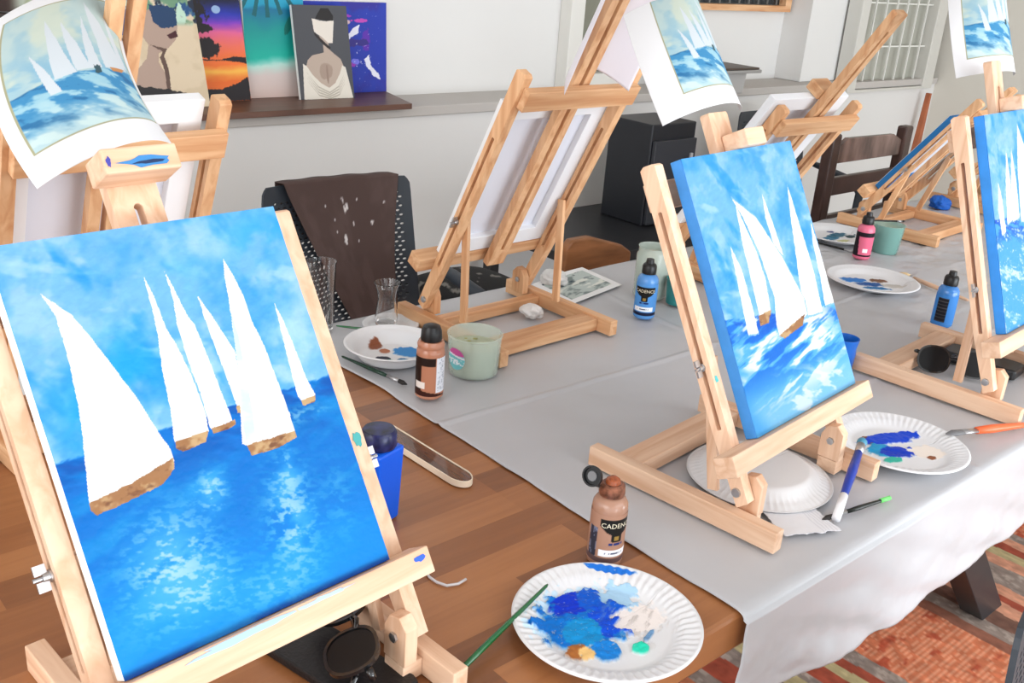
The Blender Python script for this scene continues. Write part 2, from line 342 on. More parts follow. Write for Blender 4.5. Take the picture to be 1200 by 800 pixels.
U, V = UV(160, 100); cc = np.ones(U.shape+(3,))*np.array([60, 46, 42.]); cc = mixc(cc, (176, 184, 170), step(U, .8, .83)*step(fbm(U*40, V*30, 4), .35, .5)); cc = mixc(cc, (150, 160, 120), step(U, .8, .83)*step(fbm(U*50, V*40, 14), .6, .7))
grid('pane', np.stack([-.258+1.306*U, 2.79+0*U, 1.252+.796*V], -1), cc, COLG, wf)
# rug on the floor
def rug():
    x0, x1, y0, y1 = .5, 3.9, -.5, 1.6; nx, ny = 850, 350
    X, Y = np.meshgrid(np.linspace(x0, x1, nx), np.linspace(y0, y1, ny))
    Xw = X + (fbm(X*3, Y*4, 3)-.5)*.03
    bands = [(.5, 'o'), (.95, 'g'), (1.05, 'r'), (1.14, 'y'), (1.2, 'o'), (1.32, 'g'), (1.42, 'r'), (1.5, 'o'), (1.57, 'g'), (1.62, 'r'), (1.69, 'g'), (1.74, 'y'), (1.785, 'g'), (1.81, 'r'), (1.86, 'y'), (1.89, 'r'), (1.92, 'g'), (1.965, 'O'), (2.27, 'm'), (2.31, 'g'), (2.36, 'b'), (2.42, 'p'), (2.47, 'r'), (2.50, 'p'), (2.545, 'g'), (2.64, 'p'), (2.69, 'y'), (2.73, 'r'), (2.77, 'p'), (2.81, 'g'), (2.85, 'O'), (3.1, 'g'), (3.2, 'r'), (3.3, 'y'), (3.4, 'O'), (3.7, 'g')]
    pal = dict(o=(200, 120, 84), g=(150, 134, 124), r=(168, 78, 56), y=(196, 180, 134), O=(214, 122, 84), m=(150, 96, 76), b=(120, 84, 70), p=(218, 156, 126))
    c = np.zeros(X.shape+(3,))
    for i, (bx, k) in enumerate(bands):
        nxt = bands[i+1][0] if i+1 < len(bands) else 9
        mk = (Xw >= bx) & (Xw < nxt); c[mk] = pal[k]
        if k == 'O': c = np.where((mk & ((Y*70+fbm(X*9, Y*9, 8)*2) % 1 < .35))[..., None], np.array([232, 158, 122.]), c); c = mixc(c, (178, 72, 46), mk*step(fbm(X*16, Y*34, 9), .62, .7)*.8)
        if k == 'g': c = mixc(c, (196, 180, 166), mk*step(fbm(X*60, Y*60, 10), .55, .65)*.6)
    c = c*(1+(fbm(X*90, Y*40, 12)-.5)[..., None]*.35)
    Z = .0008+.0025*fbm(X*60, Y*60, 2)
    e = grid('rug', np.stack([X, Y, Z], -1), c, COLFAB)
    tag(e, 'striped rust, orange and grey woven rug on the floor under the long table', 'rug')
rug()

# ------------------------------------------------------------------ table and cloth
def plank_mat():
    m = bpy.data.materials.new('oak_planks'); m.use_nodes = True; nt = m.node_tree; N = nt.nodes; L = nt.links
    b = N['Principled BSDF']; b.inputs['Roughness'].default_value = .36; b.inputs['Coat Weight'].default_value = .15; b.inputs['Coat Roughness'].default_value = .3
    tc = N.new('ShaderNodeTexCoord'); sp = N.new('ShaderNodeSeparateXYZ'); L.new(tc.outputs['Object'], sp.inputs[0])
    def math_(op, a, bb=None):
        n = N.new('ShaderNodeMath'); n.operation = op
        for i, v in enumerate((a, bb)):
            if v is None: continue
            if isinstance(v, (int, float)): n.inputs[i].default_value = v
            else: L.new(v, n.inputs[i])
        return n.outputs[0]
    yi = math_('FLOOR', math_('DIVIDE', math_('ADD', sp.outputs[1], -.1315), .0585))
    wn = N.new('ShaderNodeTexWhiteNoise'); wn.noise_dimensions = '1D'; L.new(math_('ADD', yi, .37), wn.inputs['W'])
    xi = math_('FLOOR', math_('DIVIDE', math_('ADD', sp.outputs[0], math_('MULTIPLY', wn.outputs[0], 3.1)), .72))
    wn2 = N.new('ShaderNodeTexWhiteNoise'); wn2.noise_dimensions = '2D'; cb = N.new('ShaderNodeCombineXYZ'); L.new(xi, cb.inputs[0]); L.new(yi, cb.inputs[1]); L.new(cb.outputs[0], wn2.inputs['Vector'])
    mp = N.new('ShaderNodeMapping'); mp.inputs['Scale'].default_value = (5, 70, 20); L.new(tc.outputs['Object'], mp.inputs[0])
    ad = N.new('ShaderNodeVectorMath'); ad.operation = 'ADD'; L.new(mp.outputs[0], ad.inputs[0]); L.new(wn2.outputs['Color'], ad.inputs[1])
    sc_ = N.new('ShaderNodeVectorMath'); sc_.operation = 'SCALE'; sc_.inputs['Scale'].default_value = 40; L.new(wn2.outputs['Color'], sc_.inputs[0]); L.new(sc_.outputs[0], ad.inputs[1])
    nz = N.new('ShaderNodeTexNoise'); nz.inputs['Scale'].default_value = 1; nz.inputs['Detail'].default_value = 6; nz.inputs['Distortion'].default_value = .8; L.new(ad.outputs[0], nz.inputs['Vector'])
    r = N.new('ShaderNodeValToRGB'); e = r.color_ramp.elements
    e[0].position = 0; e[0].color = (*lin((106, 64, 38)), 1); e[1].position = 1; e[1].color = (*lin((186, 126, 78)), 1)
    x = e.new(.5); x.color = (*lin((152, 96, 56)), 1)
    v = math_('ADD', math_('MULTIPLY', wn2.outputs[0], .62), math_('MULTIPLY', nz.outputs[0], .42)); L.new(v, r.inputs[0]); L.new(r.outputs[0], b.inputs['Base Color'])
    bp = N.new('ShaderNodeBump'); bp.inputs['Strength'].default_value = .12; bp.inputs['Distance'].default_value = .001; L.new(nz.outputs[0], bp.inputs['Height']); L.new(bp.outputs[0], b.inputs['Normal'])
    return m
tb = empty('dining_table', 'long brown plank table on the striped rug, right part under a grey cloth', 'table', (0, 0, 0))
MB().box((-1.1, .556, .692), (4.1, 1.64, .749)).build('tabletop', plank_mat(), tb, bevel=.006)
def legpair(x, s):
    for y in (.75, 1.45):
        l = MB(); T = lambda a, b_, c_: (a, c_, b_)
        l.prism([(x, .006), (x+.11, .006), (x-.19*s+.11, .69), (x-.19*s, .69)], y-.03, y+.03, T); l.build('leg', BLACKM, tb, bevel=.002)
legpair(2.345, 3.3); legpair(-.6, -1)
MB().box((-.8, .76, .64), (3.4, .81, .69)).build('rail', BLACKM, tb); MB().box((-.8, 1.40, .64), (3.4, 1.45, .69)).build('rail', BLACKM, tb)
def cloth():
    xs = np.linspace(.928, 4.13, 420); prof = []
    for t in np.linspace(.60, .7515, 14): prof.append((1.664-.01*(t > .7), t, 'b'))
    for y in np.linspace(1.655, .560, 220): prof.append((y, .7515, 't'))
    for a in np.linspace(0, PI/2, 6)[1:]: prof.append((.556-.008*math.sin(a), .7435+.008*math.cos(a), 'e'))
    for t in np.linspace(.738, 0, 40): prof.append((.547, t, 'f'))
    pr = np.array([(p[0], p[1]) for p in prof]); typ = np.array([p[2] for p in prof])
    X, I = np.meshgrid(xs, np.arange(len(prof))); Y = pr[I, 0].copy(); Z = pr[I, 1].copy(); K = typ[I]
    # the left hem wanders a little
    wob = (fbm(Y*3+1, Y*0, 3)-.5)*.03; X = X + wob*np.exp(-(X-.93)/.15)
    cr = lambda x, s, w: np.exp(-((x-s)/w)**2)
    n = fbm(X*4+Y*2, Y*6-X*1.5, 21, 4); fine = fbm(X*14+Y*9, Y*20-X*8, 22, 3)
    top = .0034*cr(Y, 1.165+.012*np.sin(X*3), .005) + .0026*cr(Y, .86, .005)*(X > 1.4) + .0028*cr(X, 1.62+.1*(Y-1), .005) + .0026*cr(X, 2.5, .005) + .003*np.abs(n-.5)*2 + .0042*(fine-.3)*step(X, 1.9, 2.5)*step(Y, .8, 1.1)*3
    top = top + .003*np.clip(fbm(X*7, Y*18+X*4, 33)-.5, 0, 1)*step(X, 1.9, 2.4)
    tmask = (K == 't'); Z = np.where(tmask, Z+np.clip(top, 0, .0055), Z)
    hem = .608-.012*fbm(X*5, X*0, 9) - .034*step(X, .95, 1.25)
    fm = (K == 'f'); tt = np.where(fm, pr[I, 1]/.738, 0)
    Z = np.where(fm, hem+(.742-hem)*tt, Z)
    d = (1-tt); wave = .004*np.sin(X*9+2*n)*d + .012*(fbm(X*5+Z*4, Z*5-X*2.5, 41)-.5)*d + .010*(fbm(X*16+Z*14, Z*12-X*7, 43)-.5)*d**.6
    wave = wave + .0035*np.sin(X*38+Z*80+7*n)*step(fbm(X*3, Z*4, 47), .4, .6)*d**.5
    Y = np.where(fm, Y-.006*d-np.clip(wave, -.012, 1)-.004, Y)
    o = grid('tablecloth', np.stack([X, Y, Z], -1)[:, ::-1], None, mat('grey_plastic_cloth', (190, 191, 195), .34, spec=.5, noise=.03, nscale=6, bump=.25), solid=.0006)
    tag(o, 'grey plastic cloth over the right part of the long table, hanging down in front', 'tablecloth')
cloth()
TZ = .7495; CZ = .7575   # wood top, cloth top (clear of its creases)

# ------------------------------------------------------------------ easels
PY, PZ, HW, HD = .0744, .0591, .1432, .013
def wing_nut(T, u, s, n, sg, parent):
    b = MB(); X_ = lambda a, bb, c_: T(u+sg*c_, s+a, n+bb)
    b.lathe([(.0, 0), (.006, 0), (.006, .002), (.0045, .002), (.004, .008), (0, .008)], seg=12, T=lambda a, bb, c_: X_(a, bb, c_))
    for k in (-1, 1):
        b.prism([(k*.002, -.0012), (k*.010, -.0012), (k*.012, .0012), (k*.002, .0012)], .003, .0045, X_)
        b.prism([(k*.003, -.0015), (k*.012, -.0015), (k*.012, .0015), (k*.003, .0015)], .004, .014, X_)
    b.lathe([(0, .006), (.002, .006), (.002, .016), (0, .016)], seg=8, T=X_)
    return b.build('wing_nut', STEEL, parent, smooth='auto')
def easel(label, x, y, yw, tilt, L=.48, sb=.074, top=.6, mast_u=0, clamp_s=None, strut_y=.12, slot=.18, woods=(WX, WY, WZ), z=CZ, tray_w=.19, group='tabletop easels', rails=(-.1432, .1432), bars=(-.1635, .1635), Lb=.325, mw=.0225, front_bar=True, tb=.062):
    wx, wy, wz = woods
    e = empty('tabletop_easel', label, 'easel', (x, y, z), yw, group)
    st, ct = math.sin(tilt), math.cos(tilt)
    def T(u, s, n): return (u, PY+s*st-n*ct, PZ+s*ct+n*st)
    e['_'] = 0; del e['_']
    for sg in (-1, 1):
        ob = bars[(sg+1)//2]
        MB().box((min(ob, ob-sg*.021), 0, 0), (max(ob, ob-sg*.021), Lb, .032)).build('side_bar', wy, e, bevel=.0015)
    MB().box((bars[0]+.0213, Lb-.081, .001), (bars[1]-.0213, Lb-.037, .027)).build('cross_bar', wx, e, bevel=.0015)
    if front_bar: MB().box((bars[0]+.0213, .087, .001), (bars[1]-.0213, .112, .0235)).build('cross_bar', wx, e, bevel=.0015)
    for sg in (-1, 1):
        HW = sg*rails[(sg+1)//2]; a, b_ = sg*(HW-.0108), sg*(HW-.028)
        Ty = lambda yy, zz, xx: (xx, yy, zz)
        MB().prism([(.048, .024), (.084, .024), (.084, .062), (.076, .078), (.060, .082), (.048, .070)], min(a, b_), max(a, b_), Ty).build('hinge_block', wz, e, bevel=.001)
        if not front_bar: MB().box((min(b_, bars[(sg+1)//2]-sg*.0213), .05, .001), (max(b_, bars[(sg+1)//2]-sg*.0213), .082, .0235)).build('hinge_foot', wx, e, bevel=.001)
        u_a, u_b = sg*(HW-.0095), sg*(HW+.0095)
        q = MB(); Tr = lambda s_, n_, u_: T(u_, s_, n_)
        bot, n0, n1 = -.022, -HD, HD
        out = [(bot, n0+.006), (.09, n0), (.40, n0), (L-.004, n0), (L, n0+.006), (L, n1-.004), (L-.003, n1), (.40, n1), (.09, n1), (bot+.004, n1)]
        inn = [(.09, -.0032), (.092, -.0034), (.398, -.0034), (.40, -.0032), (.401, -.001), (.401, .001), (.40, .0032), (.398, .0034), (.092, .0034), (.09, .0032)]
        q.ring(out, inn, min(u_a, u_b), max(u_a, u_b), Tr)
        q.build('rail', wz, e, bevel=.001)
        # pivot bolt
        MB().lathe([(0, 0), (.007, 0), (.0065, .003), (0, .004)], seg=14, T=lambda a_, bb, c_: T(sg*(HW+.0097+c_), a_, bb)).build('bolt', STEEL, e, smooth='auto')
        MB().lathe([(0, 0), (.006, 0), (.006, .003), (0, .0035)], seg=6, T=lambda a_, bb, c_, hw_=HW: (sg*(hw_-.0282-c_), PY-.008+a_, .055+bb)).build('bolt', STEEL, e)
        # strut from slot to side bar
        P1 = Vector(T(0, slot, 0)); P0 = Vector((0, strut_y, .02)); d = (P1-P0).normalized(); nn = Vector((0, -d.z, d.y))
        su0, su1 = sg*(HW-.0102), sg*(HW-.0182)
        P0e, P1e = P0+d*.014, P1+d*.012
        vs = []
        for xx in (min(su0, su1), max(su0, su1)):
            for pp, k in ((P0e, -1), (P0e, 1), (P1e, 1), (P1e, -1)): v = pp+nn*k*.0085; vs.append((xx, v.y, v.z))
        MB().add(vs, [(0, 1, 2, 3)[::-1], (4, 5, 6, 7), (0, 1, 5, 4), (1, 2, 6, 5), (2, 3, 7, 6), (3, 0, 4, 7)]).build('strut', wz, e, bevel=.001)
        wing_nut(T, sg*(HW+.0097), slot, 0, sg, e)
    # tray the canvas stands on
    tl, tr = (tray_w if isinstance(tray_w, tuple) else (-tray_w, tray_w))
    MB().box((tl, sb-.030, HD+.0003), (tr, sb-.0008, .047), T).build('canvas_tray', wx, e, bevel=.0015)
    ins_ = -.002 if front_bar else .010
    MB().box((rails[0]+ins_, L-tb, -HD-.017), (rails[1]-ins_, L-tb+.040, -HD-.0003), T).build('top_bar', wx, e, bevel=.0015)
    # sliding mast with slot, its lower end behind the tray
    m = MB(); a0, a1 = mast_u-mw, mast_u+mw; s0 = sb-.028
    Tm = lambda u_, s_, n_: T(u_, s_, n_)
    m.ring([(a0, s0), (a1, s0), (a1, top-.003), (a1-.003, top), (a0+.003, top), (a0, top-.003)],
           [(mast_u-.0045, s0+.04), (mast_u+.0045, s0+.04), (mast_u+.0045, top-.05), (mast_u+.0015, top-.047), (mast_u-.0015, top-.047), (mast_u-.0045, top-.05)], -.009, .007, Tm)
    m.build('mast', wz, e, bevel=.001)
    if clamp_s:
        c0, c1, h = clamp_s
        cl = MB().box((c0, h, .0075), (c1, h+.026, .050), T).build('clamp', wx, e, bevel=.0025)
    def pt(u, s, n):
        p = Vector(T(u, s, n)); c_, s_ = math.cos(yw), math.sin(yw)
        return Vector((x+c_*p.x-s_*p.y, y+s_*p.x+c_*p.y, z+p.z))
    e_T[id(e)] = (T, yw, (x, y, z), tilt)
    return e, T
e_T = {}
def canvas(label, ez, cx, w_, sb, h, kind, side_col, front=None, group='30 by 40 stretched canvases', n0=HD+.0022, n1=.0345, face_res=(160, 220)):
    e, T = ez; _, yw, loc, tilt = e_T[id(e)]
    c = empty('stretched_canvas', label, 'canvas', loc, yw, group)
    a, b_ = cx-w_/2, cx+w_/2; t0, t1 = sb, sb+h
    q = MB(); bw = .036
    q.ring([(a, t0), (b_, t0), (b_, t1), (a, t1)], [(a+bw, t0+bw), (b_-bw, t0+bw), (b_-bw, t1-bw), (a+bw, t1-bw)], n0, n1-.0008, T)
    q.build('stretcher_frame', mat('canvas_side', side_col, .6, noise=.12 if kind else .01, nscale=25), c, bevel=.0012)
    MB().box((a+bw, t0+bw, n1-.006), (b_-bw, t1-bw, n1-.002), T).build('canvas_back', RAWC, c)
    if kind:
        nx, ny = face_res; U, V = UV(nx, ny); X = a+U*w_; S = t0+V*h; Nn = n1-.0007+.0009*fbm(U*30, V*60, 5)
        st, ct = math.sin(tilt), math.cos(tilt)
        P = np.stack([X, PY+S*st-Nn*ct, PZ+S*ct+Nn*st], -1)
        grid('painted_face', P, art_sea(kind, nx, ny), COLG, c)
    else:
        MB().box((a+.0005, t0+.0005, n1-.0006), (b_-.0005, t1-.0005, n1), T).build('canvas_front', WHITE if front is None else mat('front', front, .5), c)
    return c
GE = 'tabletop easels along the table'
ezA = easel('pale wood easel on the bare planks in the left foreground, holding the largest painting', .41, .6373, .0726, .5648, L=.469, sb=.074, top=.545, mast_u=-.010, clamp_s=(-.050, .027, .516), front_bar=False, strut_y=.105, z=TZ+.0005, tray_w=(-.215, .163), group=GE, rails=(-.1782, .1432), bars=(-.170, .1635), mw=.026)
canvas('large foreground canvas of six white sails over deep blue water', ezA, -.0234, .2892, .0742, .3936, 'A', (240, 244, 248), face_res=(420, 570))
ezC = easel('pale wood easel at the cloth front edge with an upturned paper plate in its base', 1.2295, .6189, .0974, .4807, L=.467, sb=.0648, top=.528, mast_u=.045, mw=.026, clamp_s=(.035, .088, .464), front_bar=False, strut_y=.12, tray_w=.205, group=GE)
canvas('blue-edged canvas of sails over streaky white and blue waves, centre right', ezC, .0321, .3041, .065, .3982, 'C', (62, 140, 214), face_res=(300, 400))
ezD = easel('pale wood easel cut by the right picture edge, black sunglasses inside its base', 1.9543, .5976, .0609, .3389, L=.483, sb=.0825, top=.575, mast_u=.03, clamp_s=(.02, .06, .478), front_bar=False, strut_y=.13, slot=.172, group=GE)
canvas('canvas with bright blue edge at the right picture edge, thin white sails side by side', ezD, .0206, .29, .0827, .3949, 'D', (46, 138, 224), face_res=(260, 340))
OW = (OX, OY, OZ)
ezB = easel('shade-tinted orange wooden easel seen from behind in the middle of the far table side', 1.3184, 1.6148, 3.1626, .4615, L=.5377, sb=.10, top=.74, mast_u=.0, clamp_s=None, strut_y=.175, slot=.206, woods=OW, group=GE)
canvas('white canvas seen from its bare back on the middle far-side easel', ezB, 0, .275, .1005, .36, None, (238, 240, 244))
ezE = easel('wooden easel seen from behind at upper left, in front of the picture shelf', 0.478, 1.575, 3.22, .385, L=.50, sb=.0932, top=.80, mast_u=.012, Lb=.19, tb=.080, woods=OW, z=TZ+.0005, group=GE)
canvas('white canvas seen from its back at upper left, below the shelf of pictures', ezE, .0066, .27, .0937, .395, None, (240, 241, 243))
ezG = easel('wooden easel seen from behind with a long slanting mast, behind the centre right painting', 2.1113, 1.6153, 3.1059, .5866, L=.467, sb=.0731, top=.73, mast_u=.0, clamp_s=(-.03, .03, .478), Lb=.262, woods=OW, group=GE)
canvas('white canvas seen from its back behind the centre right painting', ezG, .0306, .2845, .0735, .4031, None, (238, 240, 244))
ezF = easel('wooden easel seen from behind near the dark wooden chair, leaning far back', 3.0, 1.62, 3.19, .64, L=.46, sb=.068, top=.5, mast_u=.0, woods=OW, group=GE)
canvas('blue-edged canvas on the steeply leaning far easel by the dark wooden chair', ezF, 0, .27, .0685, .30, None, (30, 120, 190))
ezH = easel('farthest wooden easel seen from behind, partly hidden by the right-hand painting', 3.62, 1.625, 3.14, .62, L=.47, sb=.068, top=.5, mast_u=.0, woods=OW, group=GE)
# paint marks on wood
def decal(name, T, cu, cs, n, ru, rs, col, parent, seed=1):
    rnd = random.Random(seed); pts = []
    for k in range(14):
        a = 2*PI*k/14; r = 1+rnd.uniform(-.35, .25); pts.append((cu+ru*r*math.cos(a), cs+rs*r*math.sin(a)))
    MB().prism(pts, n, n+.0005, T).build(name, mat('paint_'+name, col, .4), parent)
TA = ezA[1]
decal('paint_smear', TA, -.008, .526, .0502, .027, .0055, (60, 130, 190), ezA[0], 3)
decal('paint_smear', TA, -.006, .5245, .0505, .018, .002, (26, 50, 90), ezA[0], 13)
decal('paint_smear', TA, -.045, .528, .0502, .0025, .005, (70, 70, 160), ezA[0], 14)
decal('paint_smear', TA, .15, .064, .0472, .008, .004, (30, 90, 210), ezA[0], 4)
decal('paint_smear', TA, -.06, .0685, .0472, .055, .0032, (158, 188, 222), ezA[0], 5)
decal('paint_smear', TA, .03, .0695, .0472, .030, .0022, (170, 196, 226), ezA[0], 15)
decal('paint_smear', TA, .143, .205, HD+.0002, .005, .009, (60, 160, 160), ezA[0], 6)
decal('paint_smear', ezC[1], -.146, .16, HD+.0002, .004, .006, (90, 190, 190), ezC[0], 7)

# ------------------------------------------------------------------ reference prints clipped on the easels
def rotv(v):
    v = np.array(v, float); t = np.linalg.norm(v)+1e-12; k = v/t; K = np.array([[0, -k[2], k[1]], [k[2], 0, -k[0]], [-k[1], k[0], 0]])
    return np.eye(3)+np.sin(t)*K+(1-np.cos(t))*K@K
def sheet(label, q, w_, h, col, m=COLPAPER, a_lo=None, n=(110, 130)):
    th = math.radians(30); B = np.array([[1, 0, 0.], [0, math.sin(th), math.cos(th)], [0, -math.cos(th), math.sin(th)]]).T
    R = rotv(q[3:6])@B; k, a0, kb = q[6:9]
    A, Bb = np.meshgrid(np.linspace(-w_/2, w_/2, n[0]), np.linspace(0, h, n[1]))
    t = (A-a0)*k; X = a0+np.sin(t)/k; Nn = -(1-np.cos(t))/k-kb*Bb*Bb
    P = np.array(q[:3])+np.stack([X, Bb, Nn], -1)@R.T
    org = np.array(q[:3]); o = grid('reference_print', P-org, col, m, solid=-.0003); o.location = org.tolist()
    tag(o, label, 'print', 'reference prints clipped to the easels'); return o
sheet('large curling print of a sailing regatta at the top left corner', [0.3616, 1.0085, 1.3088, -0.0703, -0.8093, -0.6039, 7.9508, -0.1460, 2.5224], .211, .249, art_print(230, 260, .09, .13, .1), n=(230, 260))
def pr_c(): 
    c = art_print(200, 220, .02, .155, .0, ml=.24); return c
sheet('curled sailing print on the mast above the centre right painting', [1.2272, 0.9119, 1.3159, -0.116, -0.5817, -0.838, 10.3315, -0.0849, 1.9701], .20, .217, pr_c(), n=(200, 220))
sheet('curled sailing print above the painting at the right picture edge', [1.9934, 0.8355, 1.3561, 0.0655, -0.5133, -1.1094, 8.6811, -0.1186, 2.5131], .20, .217, art_print(200, 220, .02, .155, .0, ml=.13), n=(200, 220))
# sheet on easel B seen from behind
def sheet_back():
    A, Bb = np.meshgrid(np.linspace(-.088, .088, 60), np.linspace(0, .2, 50))
    T = ezB[1]; st, ct = math.sin(.4615), math.cos(.4615)
    S = .540+Bb*.95; Nn = .012-7.*A*A; X = A*.95
    P = np.stack([X, PY+S*st-Nn*ct, PZ+S*ct+Nn*st], -1); S_low = np.abs(A)
    P[..., 2] -= .018*(S_low/.088)**2*(1-Bb/.2)
    o = grid('reference_print', P, None, mat('paper_back', (232, 228, 236), .7), solid=.0003)
    o.location = (1.3184, 1.6148, CZ); o.rotation_euler = (0, 0, 3.1626)
    tag(o, 'plain white back of a curled sheet at the top of the middle far-side easel', 'print', 'reference prints clipped to the easels')
sheet_back()
def flat_print():
    pts = [(1.748, 1.628), (1.73, 1.47), (1.549, 1.428), (1.536, 1.545)]
    o = np.array([1.535, 1.475]); ex = np.array([.208, .04]); ey = np.array([.012, .148])
    U, V = UV(90, 70); c = np.ones(U.shape+(3,))*np.array([240, 240, 240.]); u = (U-.1)/.8; v = (V-.12)/.76; ins = (u > 0) & (u < 1) & (v > 0) & (v < 1)
    a = np.ones(U.shape+(3,))*np.array([190, 200, 196.]); a = mixc(a, (128, 140, 138), step(fbm(u*4, v*6, 3), .5, .65)); a = mixc(a, (60, 72, 84), step(fbm(u*5+4, v*8, 7), .6, .68)*step(v, .35, .8)); a = mixc(a, (226, 228, 220), step(fbm(u*3, v*9, 17), .58, .68))
    c[ins] = a[ins]
    P = np.stack([o[0]+ex[0]*U+ey[0]*V, o[1]+ex[1]*U+ey[1]*V, 0*U+.0005+.004*(U*(1-U))*4*V], -1); org = np.array([1.64, 1.55, 0]); P = P-org
    q = grid('reference_print', P, c, COLPAPER, solid=.0003); q.location = (1.64, 1.55, CZ+.001)
    tag(q, 'grey sea print lying flat on the cloth beside the blue paint bottle', 'print')
flat_print()

# ------------------------------------------------------------------ plates and palettes
def plate(name, label, cat, loc, R=.112, art=None, flip=False, res=(70, 160), flute=1, rz=0, h=.016, seedb=0, z_off=0, group=None):
    nr, na = res; r, a = np.meshgrid(np.linspace(0.0005, R, nr), np.linspace(0, 2*PI, na+1))
    def prof(r):
        t = r/R; z = .002+step(t, .64, .86)*h*.75 + step(t, .84, .98)*h*.25
        z = z + flute*.0011*np.cos(a*60)*step(t, .70, .8)*(1-step(t, .93, .98)); z = z - .002*step(t, .975, 1)
        return z
    Z = prof(r); X = r*np.cos(a); Y = r*np.sin(a); col = np.ones(X.shape+(3,))*np.array([224, 224, 226.]); bump = 0
    if art: col, bump = art(X/R, Y/R, col)
    if flip: Z = (h+.003)-Z
    P = np.stack([X, Y, Z+bump], -1)
    o = grid(name, P if not flip else P[:, ::-1], col, COLG, solid=-.0012); place(o, loc, rz)
    return tag(o, label, cat, group)
def hgt(c, base=224): return np.clip((np.abs(c-base).sum(-1))/200., 0, 1)
def art_near(X, Y, c):
    # x right along the table, y away from the viewer
    B = lambda *a, **k: blob(c, X, Y, *a, **k)
    c = B(-.12, .28, .62, .42, (200, 226, 244), s=3, rough=.5)
    c = B(-.14, .20, .58, .42, (8, 112, 204), s=4, rough=.45, fr=9)
    c = B(-.05, .46, .26, .2, (14, 54, 200), s=5, rough=.4, fr=9); c = B(.2, .3, .2, .3, (14, 90, 206), s=25, rough=.5, fr=9)
    c = B(.08, .0, .3, .22, (14, 76, 208), s=6, rough=.6, fr=10)
    c = B(-.28, .05, .24, .2, (18, 140, 206), s=7, rough=.5, fr=10)
    c = B(-.30, -.28, .16, .15, (24, 128, 214), s=8, rough=.3)
    c = B(-.55, -.12, .13, .1, (170, 104, 52), s=9, rough=.5, fr=20); c = B(-.48, -.2, .1, .08, (238, 196, 128), s=10, rough=.4, fr=20)
    c = B(.03, -.46, .09, .08, (40, 214, 180), s=11, rough=.3)
    c = B(.38, -.12, .32, .22, (240, 232, 228), s=12, rough=.4); c = mixc(c, (206, 198, 194), step(fbm(X*6+Y*4, Y*22-X*9, 19), .58, .7)*np.exp(-((X-.4)**2+(Y+.15)**2)*9))
    c = B(.25, -.38, .14, .03, (110, 150, 190), s=13, ang=.3)
    c = B(.48, .28, .2, .2, (170, 208, 236), s=14, rough=.7, fr=12); c = B(.66, .6, .3, .05, (36, 116, 214), s=15, ang=-.9, rough=.1)
    c = mixc(c, (225, 232, 240), step(fbm(X*24, Y*34, 44), .72, .8)*(hgt(c) > .5)*.9)
    k = hgt(c)*(fbm(X*9, Y*9, 5)*.006+.0015)*(np.hypot(X, Y) < .8); return c, k
def art_mix(spec):
    def f(X, Y, c):
        for i, (x, y, rx, ry, col) in enumerate(spec): c = blob(c, X, Y, x, y, rx, ry, col, s=i+3, rough=.4, fr=10)
        return c, hgt(c)*(fbm(X*8, Y*8, 5)*.004)*(np.hypot(X, Y) < .8)
    return f
plate('paper_plate', 'white paper plate with a large blue paint puddle at the bottom, nearest on the planks', 'plate', (.772, .633, TZ+.001), .114, art_near, res=(130, 320), rz=0)
plate('paper_plate', 'upside-down white paper plate under the centre right easel', 'plate', (1.230, .745, CZ+.003), .112, flip=True, res=(50, 180), h=.020)
plate('paper_plate', 'white paper plate with blue streaks under the tip of the blue brush', 'plate', (1.515, .668, CZ), .112, art_mix([(-.28, .3, .16, .12, (130, 84, 66)), (.1, .3, .55, .17, (20, 70, 206)), (-.3, .0, .25, .2, (40, 150, 200)), (-.1, -.12, .28, .17, (22, 60, 190)), (-.35, -.3, .14, .08, (60, 180, 160)), (.35, -.2, .28, .2, (238, 228, 218)), (.3, -.38, .08, .06, (140, 84, 54))]), res=(80, 240), rz=-.35)
plate('paper_plate', 'white paper plate with blue and brown paint beyond the centre right painting', 'plate', (2.335, 1.195, CZ), .116, art_mix([(-.35, .15, .3, .16, (44, 120, 196)), (-.05, -.1, .35, .13, (30, 84, 150)), (.2, .2, .22, .12, (120, 84, 64)), (.45, -.1, .25, .14, (190, 186, 180)), (.0, -.35, .3, .08, (20, 110, 170))]), res=(50, 120), rz=-.7)
plate('paper_plate', 'white plate with green and navy paint behind the pink bottle', 'plate', (2.66, 1.50, CZ), .112, art_mix([(-.3, .0, .4, .14, (60, 120, 150)), (.2, .1, .4, .16, (40, 96, 120)), (.35, .4, .12, .08, (24, 40, 110)), (-.2, -.3, .25, .1, (200, 200, 150)), (.45, -.15, .2, .12, (24, 60, 70))]), res=(50, 120))
plate('paper_plate', 'white plate with speckles cut by the left picture edge', 'plate', (.205, 1.45, TZ+.001), .100, art_mix([(.6, -.3, .12, .1, (90, 100, 120)), (.5, .1, .1, .1, (70, 90, 120))]), res=(40, 100))
def bowl_art(X, Y, c):
    for i, (x, y, rx, ry, col) in enumerate([(-.42, .42, .13, .2, (140, 84, 60)), (-.2, .2, .12, .12, (170, 104, 72)), (.3, .25, .35, .25, (48, 130, 196)), (-.15, -.2, .16, .1, (26, 28, 48)), (.05, -.36, .22, .12, (54, 160, 132)), (.25, -.25, .15, .14, (24, 104, 150)), (.55, -.3, .2, .15, (88, 140, 186))]):
        c = blob(c, X, Y, x, y, rx, ry, col, s=i+3, rough=.25, fr=10)
    return c, hgt(c)*.002*(np.hypot(X, Y) < .8)
plate('palette_dish', 'deep white dish with blue, green and brown paints beside the closed brown bottle', 'dish', (1.022, 1.436, CZ+.0), .092, bowl_art, res=(60, 140), flute=0, rz=-.75, h=.03)
